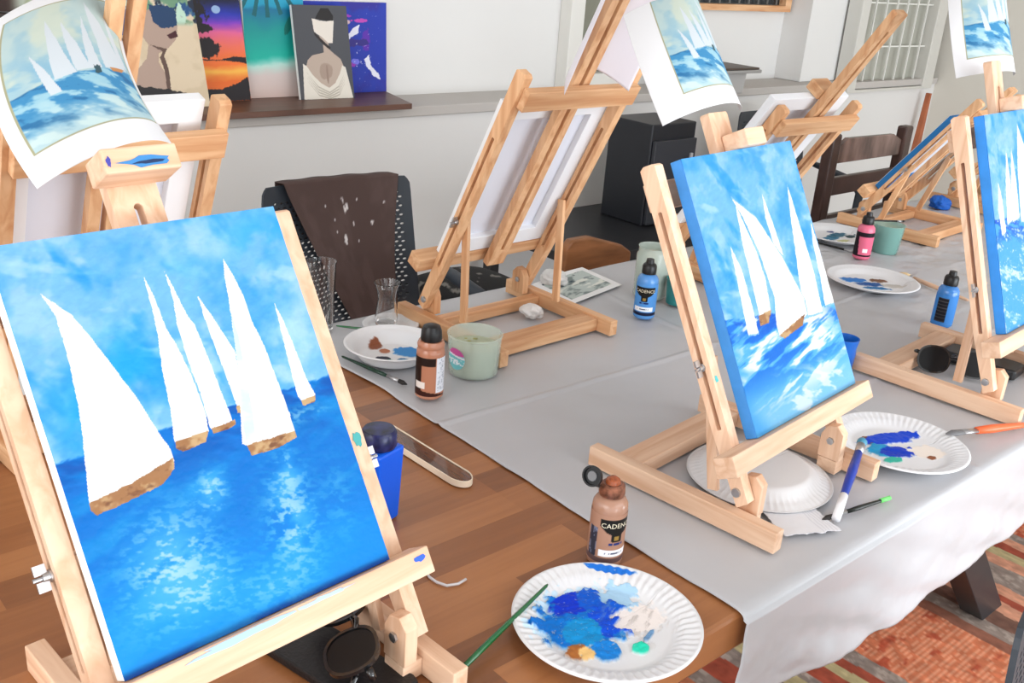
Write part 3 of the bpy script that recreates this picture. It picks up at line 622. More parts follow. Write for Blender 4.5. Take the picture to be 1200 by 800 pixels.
plate('side_plate', 'plain white plate under the small waisted glass', 'plate', (1.108, 1.566, CZ), .058, res=(30, 90), flute=0, h=.008)

# ------------------------------------------------------------------ bottles
def text_mesh(body, size, r, z, ang, parent, m, name='lettering', off=.0006):
    cu = bpy.data.curves.new('t', 'FONT'); cu.body = body; cu.size = size; cu.align_x = 'CENTER'; cu.align_y = 'CENTER'; cu.resolution_u = 2
    to = bpy.data.objects.new('t', cu); C.objects.link(to); dg = bpy.context.evaluated_depsgraph_get()
    me = bpy.data.meshes.new_from_object(to.evaluated_get(dg)); bpy.data.objects.remove(to); bpy.data.curves.remove(cu)
    for v in me.vertices:
        a = ang+v.co.x/r; v.co = ((r+off)*math.cos(a), (r+off)*math.sin(a), z+v.co.y)
    me.name = name; me.materials.clear()
    return finish(me, name, m, parent)
LET = mat('label_lettering', (226, 216, 190), .5); LETD = mat('dark_lettering', (40, 44, 60), .5)
def bottle(label, loc, face, body_col, label_fn, cap='slim', H=.098, r=.0235, band=None, group='acrylic paint bottles', text=None, rz=0):
    face = face-FACE+PI+math.atan2(loc[1], loc[0])
    e = empty('paint_bottle', label, 'bottle', loc, 0, group)
    bc = mat('bottle_plastic', body_col, .25, coat=.4)
    MB().lathe([(0, .001), (r-.004, 0), (r, .004), (r, H-.014), (r*.97, H-.008), (r*.82, H-.002), (r*.55, H+.002), (r*.5, H+.006), (0, H+.006)], seg=40).build('body', bc, e, smooth='auto')
    # wrap label
    n = 110; a, zz = np.meshgrid(np.linspace(0, 2*PI, n+1), np.linspace(0, 1, 60)); rr = r+.0004
    P = np.stack([rr*np.cos(a+face), rr*np.sin(a+face), .008+zz*(H-.026)], -1)
    ang = (a+PI) % (2*PI)-PI
    grid('label', P, label_fn(ang, zz, np.ones(a.shape+(3,))*np.array(body_col, float)), COLG, e)
    if text:
        for (t, s_, z_, da, mm) in text: text_mesh(t, s_, rr, .008+z_*(H-.026), face+da, e, mm)
    if cap == 'slim':
        MB().lathe([(0, H+.003), (.0155, H+.003), (.016, H+.006), (.0155, H+.020), (.0135, H+.024), (.009, H+.026), (.008, H+.035), (0, H+.036)], seg=28).build('cap', BLACKP, e, smooth='auto')
    elif cap == 'wide':
        MB().lathe([(0, H-.003), (r*.95, H-.003), (r*.98, H+.002), (r*.86, H+.008), (0, H+.008)], seg=32).build('collar', bc, e, smooth='auto')
        MB().lathe([(0, H+.0082), (.0178, H+.0082), (.0185, H+.012), (.0175, H+.026), (.0145, H+.033), (.008, H+.036), (0, H+.0365)], seg=32).build('cap', BLACKP, e, smooth='auto')
    else:
        MB().lathe([(0, H+.003), (.017, H+.003), (.0175, H+.006), (.0165, H+.016), (.013, H+.019), (0, H+.019)], seg=28).build('collar', mat('smeared_cap', (132, 84, 64), .3, metal=.3, noise=.6, nscale=120), e, smooth='auto')
        MB().lathe([(0, H+.019), (.010, H+.019), (.009, H+.024), (.005, H+.027), (0, H+.0275)], seg=20).build('paint_crust', mat('rust_paint', (150, 78, 46), .25, noise=.3, nscale=200), e, smooth='auto')
        # flipped open lid hinged on the left
        dv = Vector((-.74, .67, 0)); ct = Vector((0, 0, H+.014))+dv*.027+Vector((0, 0, .012)); nrm = (dv*.55+Vector((.45, .5, 0))*-1.0+Vector((0, 0, .25))).normalized()
        ax = nrm.cross(Vector((0, 0, 1))).normalized(); ay = nrm.cross(ax)
        lid = MB().lathe([(0, -.004), (.013, -.004), (.0145, .0), (.0145, .003), (.012, .003), (.0115, 0), (0, 0)], seg=24, T=lambda x_, y_, z_: tuple(ct+ax*x_+ay*y_*.95+nrm*z_)).build('flip_lid', BLACKP, e, smooth='auto')
        MB().lathe([(0, .0005), (.007, .0005), (.0065, .002), (0, .002)], seg=20, T=lambda x_, y_, z_: tuple(ct+ax*x_+ay*y_+nrm*z_)).build('lid_ring', mat('grey_ring', (120, 120, 122), .3), lid)
        MB().tube([tuple(Vector((0, 0, H+.012))+dv*.0165), tuple(ct-Vector((0, 0, .012)))], .002).build('lid_hinge', BLACKP, e)
    return e
FACE = PI+.87   # roughly towards the seats on the near side
def lab_cadence(a, z, c):
    c = mixc(c, (28, 26, 24), ((np.abs(a) < 1.0) & (z > .60+.18*(np.abs(a)/1.0)**2-.14*(np.abs(a) < .3)) & (z < .93)).astype(float))
    c = mixc(c, (150, 120, 60), ((np.abs(a) < .14) & (z > .5) & (z < .58)).astype(float))
    c = mixc(c, (244, 246, 250), ((np.abs(a) < .95) & (z > .16) & (z < .30)).astype(float))
    c = mixc(c, (30, 34, 60), ((z < .12) & (z > .02)).astype(float))
    c = mixc(c, (30, 40, 70), ((np.abs(a) < .6) & (np.abs(z-.225) < .02) & (fbm(a*16, z*0, 3) > .45)).astype(float)*.8)
    c = mixc(c, (30, 50, 110), ((np.abs(a) < .42) & (np.abs(z-.42) < .025) & (fbm(a*22, z*0, 4) > .4)).astype(float))
    return c
def lab_brown_open(a, z, c):
    c = lab_cadence(a-.35, z, c); c = mixc(c, (150, 110, 92), ((z < .12) & (z > .02)).astype(float)*.6)
    m = (a < -.75) & (a > -1.35) & (z < .72) & (z > .12); c = mixc(c, (54, 54, 66), m.astype(float)); c = mixc(c, (120, 126, 150), m*(fbm(a*9, z*9, 6) > .55)*.9)
    return c
def lab_brown_back(a, z, c):
    c = mixc(c, (44, 30, 26), ((z > .78) & (a < .3)).astype(float)); c = mixc(c, (44, 30, 26), (a < -.7).astype(float)*(z > .1))
    c = mixc(c, (232, 236, 244), ((a > .38) & (a < 1.4) & (z > .1)).astype(float)); c = mixc(c, (60, 30, 24), (z < .16-.06*(a+1)).astype(float)); c = mixc(c, (240, 232, 226), ((a < -.45) & (a > -1.3) & (z > .2) & (z < .36)).astype(float))
    c = mixc(c, (150, 160, 176), ((a > .5) & (a < 1.2) & (z > .15) & (fbm(a*9, z*34, 6) > .6)).astype(float)*.6)
    return c
def lab_black_back(a, z, c, col=(30, 30, 36)):
    m = (np.abs(a-.1) < .5) & (z > .1) & (z < .9); c = mixc(c, col, m.astype(float)); c = mixc(c, (92, 92, 96), (m & ((z*9) % 1 < .2)).astype(float)*.7); return c
def lab_pink(a, z, c):
    c = mixc(c, (34, 26, 34), ((a < -.1-.3*z) | (z > .82)).astype(float)*(z > .08)); c = mixc(c, (34, 26, 34), ((z < .1) & (z > .02)).astype(float)); c = mixc(c, (250, 240, 244), ((a > .3) & (a < .9) & (z > .2) & (z < .34)).astype(float)); return c
bottle('blue paint bottle with a black cap and white strip, right of the middle far-side easel', (1.623, 1.338, CZ), FACE-.12, (84, 148, 216), lab_cadence, 'slim', text=[('CADENCE', .0098, .80, 0, LET)], H=.098)
bottle('brown paint bottle with its lid flipped open, behind the nearest paint plate', (.876, .737, TZ+.0005), FACE+.25, (170, 128, 106), lab_brown_open, 'open', H=.098, text=[('CADENCE', .0098, .80, .35, LET)])
bottle('brown paint bottle with wide black cap, left of the tub of cloudy water', (.978, 1.262, CZ), FACE+.1, (188, 128, 100), lab_brown_back, 'wide', H=.097, r=.0245)
bottle('blue paint bottle with black back label, beside the right-hand easel', (2.200, .940, CZ), FACE-.35, (64, 132, 206), lab_black_back, 'slim', H=.095)
bottle('pink paint bottle with black cap in front of the teal water cup', (2.535, 1.345, CZ), FACE-.3, (228, 110, 140), lab_pink, 'slim', H=.095)
# blue bottle half hidden behind the foreground canvas
e = empty('paint_bottle', 'bright blue square-shouldered bottle with smeared navy lid, behind the foreground painting', 'bottle', (.688, .992, TZ+.0005), .25)
MB().prism([(-.026, -.024), (.026, -.024), (.026, .024), (-.026, .024)], 0, .112, lambda a, b_, c_: (a*(.86+1.3*c_), b_*(.86+1.3*c_), c_)).build('body', mat('royal_plastic', (10, 92, 222), .3), e, bevel=.004)
MB().lathe([(0, .1125), (.023, .1125), (.0245, .116), (.024, .134), (.021, .138), (0, .139)], seg=28).build('lid', mat('navy_lid', (30, 34, 78), .3, noise=.9, nscale=60), e, smooth='auto')

# ------------------------------------------------------------------ cups, jars and glasses
def cup(name, label, cat, loc, prof, m, water=None, wr=0, wm=None, group=None, seg=40):
    e = empty(name, label, cat, loc, 0, group); MB().lathe(prof, seg=seg).build('vessel', m, e, smooth='auto')
    if water: MB().lathe([(0, .003), (wr*.9, .003), (wr, water), (0, water)], seg=seg).build('water', wm, e, smooth='auto')
    return e
FROST = mat('frosted_plastic', (216, 230, 218), .25, alpha=.35); CLOUDY = mat('cloudy_water', (206, 216, 190), .15, alpha=.7, noise=.12, nscale=40)
e = cup('water_tub', 'clear plastic tub of cloudy paint water with a pink and teal sticker', 'cup', (1.113, 1.306, CZ), [(0, 0), (.045, 0), (.046, .002), (.050, .072), (.052, .074), (.050, .076), (.0485, .072), (.0445, .004), (0, .003)], FROST, .052, .0452, CLOUDY)
n = 40; a, zz = np.meshgrid(np.linspace(-1, 1, n), np.linspace(-1, 1, n)); rad = np.sqrt(a*a+zz*zz); sc1 = np.where(rad > 1, 1/np.maximum(rad, 1e-6), 1); a1, z1 = a*sc1, zz*sc1
ang0 = FACE-.75; hgt_ = .036+z1*.021; rr_ = .0462+.004*hgt_/.072+.0009
P = np.stack([rr_*np.cos(ang0+a1*.42), rr_*np.sin(ang0+a1*.42), hgt_], -1); cc = np.ones(a.shape+(3,))*np.array([120, 200, 206.]); cc = mixc(cc, (206, 92, 160), (z1 > .35).astype(float)); cc = mixc(cc, (240, 240, 246), (np.abs(z1-.3+a1*.15) < .08).astype(float)); cc = mixc(cc, (236, 244, 248), ((np.abs(z1+.25) < .25) & (fbm(a1*5+4, z1*6, 3) > .52)).astype(float))
grid('sticker', P, cc, COLG, e)
for k in range(9):
    rnd = random.Random(k); an = rnd.uniform(0, 6.28); r_ = rnd.uniform(.0, .033); x_, y_ = r_*math.cos(an), r_*math.sin(an)
    MB().lathe([(0, 0), (.003+.003*rnd.random(), .0003), (0, .0012)], c=(x_, y_, .0525), seg=8).build('paint_fleck', mat('fleck', (150, 152, 92), .4), e)
cup('glass_jar', 'tall glass jar of pale green water behind the blue bottle', 'jar', (1.745, 1.43, CZ), [(0, 0), (.036, 0), (.039, .004), (.040, .1), (.036, .108), (.037, .118), (.0385, .12), (.0365, .12), (.034, .108), (.0375, .1), (.0365, .006), (0, .005)], mat('jar_glass', (214, 226, 216), .08, alpha=.45), .07, .036, mat('jar_water', (176, 196, 180), .1, alpha=.85))
cup('plastic_cup', 'small teal cup between the blue bottle and the centre right easel', 'cup', (1.76, 1.36, CZ), [(0, 0), (.022, 0), (.024, .002), (.028, .058), (.0295, .060), (.027, .060), (.023, .004), (0, .003)], mat('teal_plastic', (52, 140, 140), .3))
cup('plastic_cup', 'blue plastic cup peeping out right of the centre right canvas', 'cup', (1.748, .922, CZ), [(0, 0), (.020, 0), (.021, .002), (.0235, .036), (.0225, .048), (.026, .068), (.0245, .068), (.021, .048), (.022, .036), (.019, .004), (0, .003)], mat('blue_plastic', (28, 104, 200), .3))
cup('water_tub', 'clear cup of teal paint water behind the pink bottle', 'cup', (2.66, 1.345, CZ), [(0, 0), (.034, 0), (.036, .002), (.043, .080), (.045, .082), (.042, .082), (.034, .004), (0, .003)], mat('teal_clear', (150, 200, 190), .2, alpha=.5), .062, .037, mat('teal_water', (110, 168, 170), .15, alpha=.85))
def pint(): return [(0, 0), (.0215, 0), (.022, .002), (.024, .05), (.0285, .14), (.0293, .148), (.0283, .148), (.0272, .14), (.0225, .05), (.0205, .012), (0, .010)]
cup('drinking_glass', 'tall clear beer glass right beside the foreground painting', 'glass', (.985, 1.665-.035, TZ+.001), pint(), GLASS)
cup('drinking_glass', 'small waisted tea glass in front of the apron', 'glass', (1.105, 1.578, CZ+.0032), [(0, 0), (.0205, 0), (.0225, .003), (.0235, .018), (.0185, .05), (.0175, .056), (.021, .075), (.0265, .09), (.0255, .0905), (.0195, .075), (.016, .056), (.017, .05), (.0215, .018), (.020, .006), (0, .005)], GLASS)
e = MB().tube([(.667, .853, TZ+.0025), (.662, .836, TZ+.0025), (.663, .822, TZ+.0025), (.669, .809, TZ+.0025), (.683, .804, TZ+.0025), (.697, .806, TZ+.0025)], .0018).build('plastic_ring', mat('clear_plastic', (236, 236, 240), .12, alpha=.75), smooth=True)
tag(e, 'clear curved plastic strip on the planks beside the foreground easel tray', 'plastic strip')

# ------------------------------------------------------------------ brushes
def brush(label, p0, p1, zs, hcol, tipcol, r=.0035, ferr=.03, tip=.02, extra=None, flat=1):
    """handle end p0 -> bristle end p1"""
    a = Vector((*p0, zs[0])); b_ = Vector((*p1, zs[1])); d = (b_-a); L_ = d.length; d.normalize(); mid = a
    e = empty('paint_brush', label, 'brush', tuple(a), 0, 'paint brushes'); q = lambda t: tuple(d*t)
    hl = L_-ferr-tip
    MB().tube([q(0), q(.004), q(hl*.25), q(hl*.7), q(hl)], [r*.35, r*.6, r*.75, r*1.05, r*.85], 12).build('handle', hcol, e, smooth=True)
    MB().tube([q(hl), q(hl+ferr)], [r*.9, r*1.0], 12, flat).build('ferrule', STEEL, e, smooth=True)
    MB().tube([q(hl+ferr), q(hl+ferr+tip*.5), q(L_)], [r*1.0, r*1.15, r*.25], 12, flat).build('bristles', tipcol, e, smooth=True)
    if extra: MB().tube([q(extra[0]), q(extra[1])], [r*extra[3]]*2, 12).build('handle_tip', extra[2], e, smooth=True)
    return e
DKB = mat('dark_bristle', (44, 40, 38), .7); WB = mat('white_handle', (240, 240, 244), .3)
brush('shiny green brush with its handle tip resting on the nearest paint plate', (.752, .716), (.525, .655), (TZ+.024, TZ+.006), BRUSHG, DKB, r=.0036)
brush('dark green brush lying in front of the palette dish', (.938, 1.48), (.967, 1.312), (CZ+.004, CZ+.004), mat('dark_green_lacquer', (24, 56, 42), .25), DKB, r=.0038)
brush('green brush lying behind the palette dish', (1.0, 1.60), (1.125, 1.46), (CZ+.013, CZ+.013), BRUSHG, DKB, r=.0032)
brush('thick blue brush with a white handle end, leaning on the plate of blue streaks', (1.216, .600), (1.402, .676), (CZ+.006, CZ+.050), mat('cobalt_handle', (28, 58, 160), .3), mat('wet_bristle', (70, 140, 170), .3), r=.0072, ferr=.02, tip=.02, extra=(-.001, .055, WB, .9))
brush('slim black and lime brush lying in front of the centre right easel', (1.343, .587), (1.20, .612), (CZ+.004, CZ+.004), mat('black_lacquer', (20, 26, 22), .2), DKB, r=.0036, extra=(-.001, .02, mat('lime_tip', (120, 220, 120), .3), 1.0))
brush('flat orange brush with a grey ferrule, at the table front right', (1.81, .575), (1.605, .632), (CZ+.006, CZ+.020), mat('orange_handle', (232, 104, 58), .3), mat('grey_bristle', (112, 112, 114), .6), r=.0075, ferr=.035, tip=.04, flat=.5)
brush('thin black brush lying left of the plate with green and navy paint', (2.545, 1.50), (2.56, 1.36), (CZ+.004, CZ+.004), mat('black_lacquer2', (16, 18, 18), .2), DKB, r=.0035)
brush('black brush laid across the rim of the teal water cup', (2.60, 1.40), (2.715, 1.33), (CZ+.087, CZ+.087), BLACKP, DKB, r=.0028, ferr=.015, tip=.01)
brush('wooden-handled foam brush beside the far right-hand paint plate', (2.43, .985), (2.473, 1.195), (CZ+.005, CZ+.010), WY, mat('cream_foam', (232, 206, 160), .8), r=.006, ferr=.01, tip=.035)

# ------------------------------------------------------------------ glasses, case, tissues, napkin
def sunglasses(label, loc, rz, rx=0, s=1.0, folded=True):
    e = empty('sunglasses', label, 'sunglasses', loc, rz, 'dark sunglasses'); fm = mat('black_acetate', (18, 18, 20), .12, coat=.6); lm = mat('dark_lens', (10, 10, 12), .22, spec=.3)
    for sg in (-1, 1):
        # lens plane leans back; local x across, z up, temples run +y
        out = []; inn = []
        for k in range(28):
            t = 2*PI*k/28; ex = 1 if math.sin(t) > 0 else 1.0
            cx_ = math.copysign(abs(math.cos(t))**.8, math.cos(t)); cz = math.copysign(abs(math.sin(t))**.85, math.sin(t))
            out.append((sg*.034+cx_*.0275, .026+cz*.0245)); inn.append((sg*.034+cx_*.0245, .026+cz*.0215))
        Tn = lambda x_, z_, y_: (x_*s, (y_+.10*x_*x_*10*.1)*s, z_*s)
        MB().ring(out, inn, -.0018, .0018, Tn).build('rim', fm, e, smooth='auto')
        MB().prism(inn, -.0006, .0006, Tn).build('lens', lm, e)
        if folded: MB().tube([(sg*.0615*s, .002*s, .036*s), (sg*.064*s, .010*s, .036*s), (sg*.055*s, (.014+.003*sg)*s, .035*s), (sg*-.04*s, (.014+.003*sg)*s, .030*s), (sg*-.062*s, (.013+.003*sg)*s, .018*s)], [.0035*s, .0032*s, .0026*s, .003*s, .0025*s], 8).build('temple', fm, e, smooth=True)
        else: MB().tube([(sg*.0615*s, .002*s, .036*s), (sg*.066*s, .02*s, .036*s), (sg*.064*s, .09*s, .030*s), (sg*.058*s, .125*s, .010*s), (sg*.056*s, .135*s, .002*s)], [.0035*s, .0032*s, .0026*s, .003*s, .0025*s], 8).build('temple', fm, e, smooth=True)
    MB().tube([(-.010*s, 0, .034*s), (0, -.002*s, .037*s), (.010*s, 0, .034*s)], .0022*s, 8).build('bridge', fm, e, smooth=True)
    e.rotation_euler = (rx, 0, rz); return e
case = MB()
case.prism([(-.045, -.09), (.045, -.09), (.05, -.08), (.05, .08), (.045, .09), (-.045, .09), (-.05, .08), (-.05, -.08)], 0, .012, lambda a, b_, c_: (a, b_, c_))
o = case.build('glasses_case', mat('black_leather', (26, 24, 26), .45, bump=.4, nscale=200), bevel=.003); place(o, (.480, .762, TZ+.001), .22); o.scale = (.74, 1, 1)
tag(o, 'flat black leather pouch under the sunglasses inside the foreground easel base', 'case')
sunglasses('large black sunglasses on the black pouch below the foreground painting', (.466, .778, TZ+.036), 1.15+PI, rx=-1.2, s=1.25)
sunglasses('black sunglasses standing inside the base of the right-hand easel', (1.912, .770, CZ+.002), -.95, rx=-.35, s=1.15)
o = MB().prism([(-.03, -.075), (.03, -.075), (.035, -.06), (.035, .06), (.03, .075), (-.03, .075), (-.035, .06), (-.035, -.06)], 0, .022, lambda a, b_, c_: (a, b_, c_)).build('glasses_case', mat('black_case', (28, 28, 30), .4), bevel=.005)
place(o, (2.03, .765, CZ), .1); tag(o, 'small black case between the rails of the right-hand easel', 'case')
# open tray-like case with a pale rim
def tray():
    e = empty('spectacle_case', 'slim dark brown case with a cream rim, lying on the planks beside the cloth', 'case', (.842, 1.10, TZ+.001), math.radians(2))
    pts = lambda w_, l, k: [(w_*math.cos(t)*1., l*math.copysign(1, math.sin(t)) + k*math.sin(t)) for t in np.linspace(0, 2*PI, 41)[:-1]]
    out = pts(.0180, .088, .028); inn = pts(.0163, .088, .0262)
    MB().ring(out, inn, 0, .011, lambda a, b_, c_: (a, b_, c_)).build('rim', mat('cream_rim', (240, 224, 200), .35), e, bevel=.001)
    MB().prism(inn, 0, .009, lambda a, b_, c_: (a, b_, c_)).build('lining', mat('brown_lining', (92, 52, 30), .25, noise=.4, nscale=10, stretch=(12, 1, 1), coat=.5), e)
tray()
def crumple(label, loc, R, seed, name='tissue', cat='tissue', sq=.7):
    na, nb = 40, 24; a, b_ = np.meshgrid(np.linspace(0, 2*PI, na), np.linspace(0, PI, nb))
    d = 1+.55*(fbm(a/2/PI*6 % 6+np.cos(a)*2+b_, b_*2.5+np.sin(a)*2, seed, 3)-.5)*2*np.sin(b_)
    X = R*d*np.sin(b_)*np.cos(a); Y = R*d*np.sin(b_)*np.sin(a); Z = R*sq*(d*np.cos(b_)); X[:, -1] = X[:, 0]; Y[:, -1] = Y[:, 0]; Z[:, -1] = Z[:, 0]; Z = np.maximum(Z, -R*.5)+R*.5
    o = grid(name, np.stack([X, Y, Z], -1)[:, ::-1], None, mat('tissue_paper', (228, 226, 224), .9), smooth=False); o.location = loc; tag(o, label, cat); return o
crumple('crumpled white tissue inside the base of the middle far-side easel', (1.403, 1.462, CZ+.001), .023, 3)
crumple('crumpled white tissue behind the right strut of the middle far-side easel', (1.60, 1.60, CZ+.001), .030, 8)
def napkin():
    U, V = UV(50, 50); X = -.045+.09*U+.006*(fbm(U*3, V*4, 4)-.5)*2; Y = -.055+.11*V; Z = .001+.004*fbm(U*5, V*3, 6)*.3
    edge = .012*(fbm(U*9, V*0, 3)-.5)*step(-V, -.4, 0); Y = Y+edge
    c = np.ones(U.shape+(3,))*np.array([226, 226, 230.]); c = mixc(c, (200, 200, 208), ((U*16 % 1 < .12) | (V*16 % 1 < .12)).astype(float)*.6)
    o = grid('paper_napkin', np.stack([X, Y, Z], -1), c, COLPAPER, solid=.0004); place(o, (1.180, .650, CZ+.001), -.42); tag(o, 'white quilted paper towel poking out from under the upturned plate', 'napkin')
napkin()
crumple('crumpled bright blue cloth on the table between the farthest right easels', (3.38, 1.55, CZ+.001), .035, 5, 'blue_cloth', 'cloth').data.materials[0] = mat('blue_cloth_paint', (24, 96, 190), .6)

# ------------------------------------------------------------------ shelf and pictures
o = MB().prism([(-.6, 2.545), (1.857, 2.545), (1.925, 2.795), (-.6, 2.795)], 1.0035, 1.0205, lambda a, b_, c_: (a, b_, c_)).build('shelf_board', mat('walnut', (98, 66, 52), .4, noise=.25, nscale=6, stretch=(1, 10, 1)), bevel=.0015)
tag(o, 'dark brown wooden board lying along the wall ledge, carrying the pictures', 'shelf')
def picture(label, x, w_, h, yb, art, nx=170, ny=220, rz=0, th=.016, yt=2.795, edge=(230, 230, 228)):
    e = empty('painted_canvas', label, 'painting', (x, yb, 1.0212), rz, 'small finished paintings on the shelf'); U, V = UV(nx, ny)
    dy = max(yt-yb-th, .01); an = math.asin(min(dy/h, .5)); s_, c_ = math.sin(an), math.cos(an)
    T = lambda a, v, n: (a, v*s_-n*c_, v*c_+n*s_)
    MB().box((0, .0005, 0), (w_, h, th-.0004), lambda a, v, n: T(a, v, n-th)).build('stretcher', mat('edge', edge, .6), e)
    P = np.stack([U*w_, V*h*s_-0*U, V*h*c_+0*U], -1); c = art(U, V, np.zeros(U.shape+(3,)))
    grid('painted_face', P, c, COL, e); return e
def p_woman(U, V, c):
    V = V*1.18
    c = c+np.array([218, 200, 172.]); c = mixc(c, (200, 180, 148), step(fbm(U*5, V*7, 3), .5, .7)*.5)
    lf = step(V, .74, .8)*1.; c = mixc(c, (110, 150, 120), lf*step(fbm(U*9, V*9, 5), .4, .55)); c = mixc(c, (36, 80, 130), lf*step(fbm(U*8+5, V*8, 6), .5, .6)); c = mixc(c, (30, 40, 60), lf*step(fbm(U*10+5, V*10+4, 16), .62, .7)); c = mixc(c, (190, 220, 200), lf*step(fbm(U*12+9, V*12, 26), .6, .68))
    skin = (176, 152, 138)
    c = poly(c, U, V, [(.38, .84), (.52, .92), (.78, .86), (.77, .72), (.73, .62), (.64, .555), (.52, .50), (.5, .42), (.56, .3), (.56, .12), (.12, .12), (.14, .26), (.26, .36), (.38, .46), (.42, .58), (.34, .7)], skin, .006)
    c = poly(c, U, V, [(.5, .94), (.78, .92), (.78, .74), (.6, .73), (.52, .78)], (30, 62, 100), .02, 20)
    c = poly(c, U, V, [(.14, .84), (.36, .86), (.3, .7), (.2, .62), (.12, .7)], (40, 90, 140), .03, 20)
    c = poly(c, U, V, [(.64, .665), (.75, .71), (.76, .65), (.67, .63)], (70, 30, 38), .004); c = poly(c, U, V, [(.44, .58), (.56, .52), (.52, .46), (.55, .34), (.54, .14), (.58, .14), (.60, .34), (.57, .48), (.62, .54)], (96, 74, 66), .006)
    c = poly(c, U, V, [(.02, .19), (.2, .22), (.5, .18), (.7, .15), (.86, .07), (.86, .0), (.02, .0)], (38, 36, 38), .02, 20); return c
def p_sunset(U, V, c):
    bands = [(0, (240, 120, 50)), (.2, (236, 110, 40)), (.3, (252, 190, 80)), (.36, (244, 120, 50)), (.44, (240, 116, 62)), (.56, (236, 112, 96)), (.68, (224, 100, 150)), (.77, (130, 60, 190)), (.86, (34, 50, 170)), (.95, (20, 30, 90)), (1.01, (14, 20, 40))]
    for ch in range(3): c[..., ch] = np.interp(V+(fbm(U*4, V*16, 4)-.5)*.05, [b[0] for b in bands], [b[1][ch] for b in bands])
    dk = (28, 22, 28); c = poly(c, U, V, [(0, .40), (.3, .405), (.7, .40), (1, .37), (1, .43), (.8, .44), (.6, .41), (.3, .42), (0, .43)], dk, .01)
    c = poly(c, U, V, [(0, .0), (1, 0), (1, .24), (.8, .17), (.55, .12), (0, .13)], dk, .012); c = poly(c, U, V, [(.02, .24), (.12, .24), (.2, .45), (.1, .47)], dk, .01)
    for (x, y, rx, ry) in [(.15, .55, .3, .07), (.4, .53, .2, .1), (.1, .86, .36, .16), (.3, .72, .22, .05), (.1, .7, .2, .08)]: c = blob(c, U, V, x, y, rx, ry, dk, s=7, rough=.45, fr=24)
    c = blob(c, U, V, .62, .9, .07, .04, (150, 180, 220), s=3, rough=.1); return c
def p_beach(U, V, c):
    bands = [(0, (214, 190, 182)), (.16, (214, 200, 196)), (.22, (190, 226, 216)), (.28, (20, 178, 160)), (.45, (16, 150, 146)), (.6, (14, 110, 150)), (.62, (24, 150, 186)), (.8, (56, 176, 206)), (1.01, (120, 200, 220))]
    for ch in range(3): c[..., ch] = np.interp(V+(fbm(U*3, V*8, 4)-.5)*.06, [b[0] for b in bands], [b[1][ch] for b in bands])
    c = blob(c, U, V, .85, .8, .2, .1, (190, 214, 236), s=4); 
    for k in range(9): a = -.35-k*.3; c = poly(c, U, V, [(.35, .90), (.35+.75*math.cos(a), .90+.36*math.sin(a)), (.36+.75*math.cos(a+.08), .90+.36*math.sin(a+.08)), (.39, .90)], (14, 96, 104), .006, 40)
    c = blob(c, U, V, .75, .5, .12, .04, (20, 110, 100), s=8, ang=.6); return c
def p_back(U, V, c):
    c = c+np.array([74, 76, 82.]); sk = (186, 168, 154); P_ = lambda pts, col, j=.003: poly(c, U, V, pts, col, j)
    c = P_([(.44, .68), (.50, .60), (.50, .50), (.28, .47), (.19, .42), (.14, .33), (.12, .05), (.9, .05), (.86, .33), (.80, .43), (.68, .49), (.60, .54), (.60, .62)], sk)
    c = P_([(.44, .90), (.52, .97), (.66, .97), (.74, .89), (.72, .82), (.56, .84), (.40, .86)], (30, 28, 30))
    c = P_([(.34, .86), (.56, .83), (.74, .84), (.68, .60), (.60, .60), (.50, .66), (.36, .72)], (226, 218, 208))
    c = P_([(.34, .74), (.40, .69), (.52, .62), (.64, .55), (.61, .53), (.48, .60), (.37, .68)], (42, 36, 36))
    dr = (226, 220, 208); c = P_([(.10, .38), (.16, .36), (.26, .26), (.40, .17), (.54, .12), (.66, .17), (.76, .27), (.82, .36), (.88, .34), (.97, .02), (.97, 0), (.06, 0)], dr)
    for k in range(4): y = .03*k; c = P_([(.14, .30-y), (.34, .14-y), (.54, .075-y*.7), (.72, .14-y), (.86, .28-y), (.72, .125-y), (.54, .06-y*.7), (.34, .125-y)], (184, 176, 162))
    c = blob(c, U, V, .50, .30, .12, .10, (166, 146, 132), s=5, rough=.4, fr=6); c = blob(c, U, V, .53, .26, .02, .10, (150, 128, 116), s=6, rough=.2)
    return c
def p_blue(U, V, c):
    c = c+np.array([30, 54, 170.]); c = mixc(c, (44, 40, 150), step(fbm(U*3, V*3, 4), .5, .7)); c = poly(c, U, V, [(.38, .52), (.44, .56), (.58, .72), (.66, .76), (.64, .66), (.56, .62), (.46, .52)], (232, 232, 246), .012, 30)
    c = poly(c, U, V, [(.72, .38), (.78, .42), (.8, .3), (.9, .2), (.92, .14), (.84, .18), (.74, .3)], (232, 232, 246), .012, 30)
    for (x, y, rx, ry, col) in [(.4, .85, .16, .02, (170, 60, 190)), (.66, .8, .1, .02, (190, 70, 180)), (.44, .4, .03, .07, (200, 60, 100)), (.5, .32, .12, .03, (150, 50, 180)), (.74, .6, .05, .12, (90, 40, 170)), (.48, .78, .05, .03, (220, 190, 190)), (.6, .35, .05, .03, (120, 120, 230)), (.58, .56, .2, .04, (50, 40, 130))]: c = blob(c, U, V, x, y, rx, ry, col, s=int(x*90), rough=.6, fr=22)
    c = mixc(c, (240, 240, 250), step(fbm(U*40, V*40, 31), .78, .82)*np.exp(-((U-.62)**2+(V-.5)**2)*7)); return c
picture('painting of a woman with leaves over her eyes on beige, leftmost on the shelf', 1.000, .25, .34, 2.655, p_woman, th=.012, yt=2.768)
picture('narrow sunset painting with black palms, second on the shelf', 1.213, .195, .28, 2.722, p_sunset, th=.012)
picture('teal beach painting with palm fronds, behind the grey portrait', 1.413, .197, .42, 2.752, p_beach, th=.010)
picture('painting of a nude back with white drape on dark grey', 1.553, .184, .272, 2.688, p_back, th=.012, rz=-.03, yt=2.757)
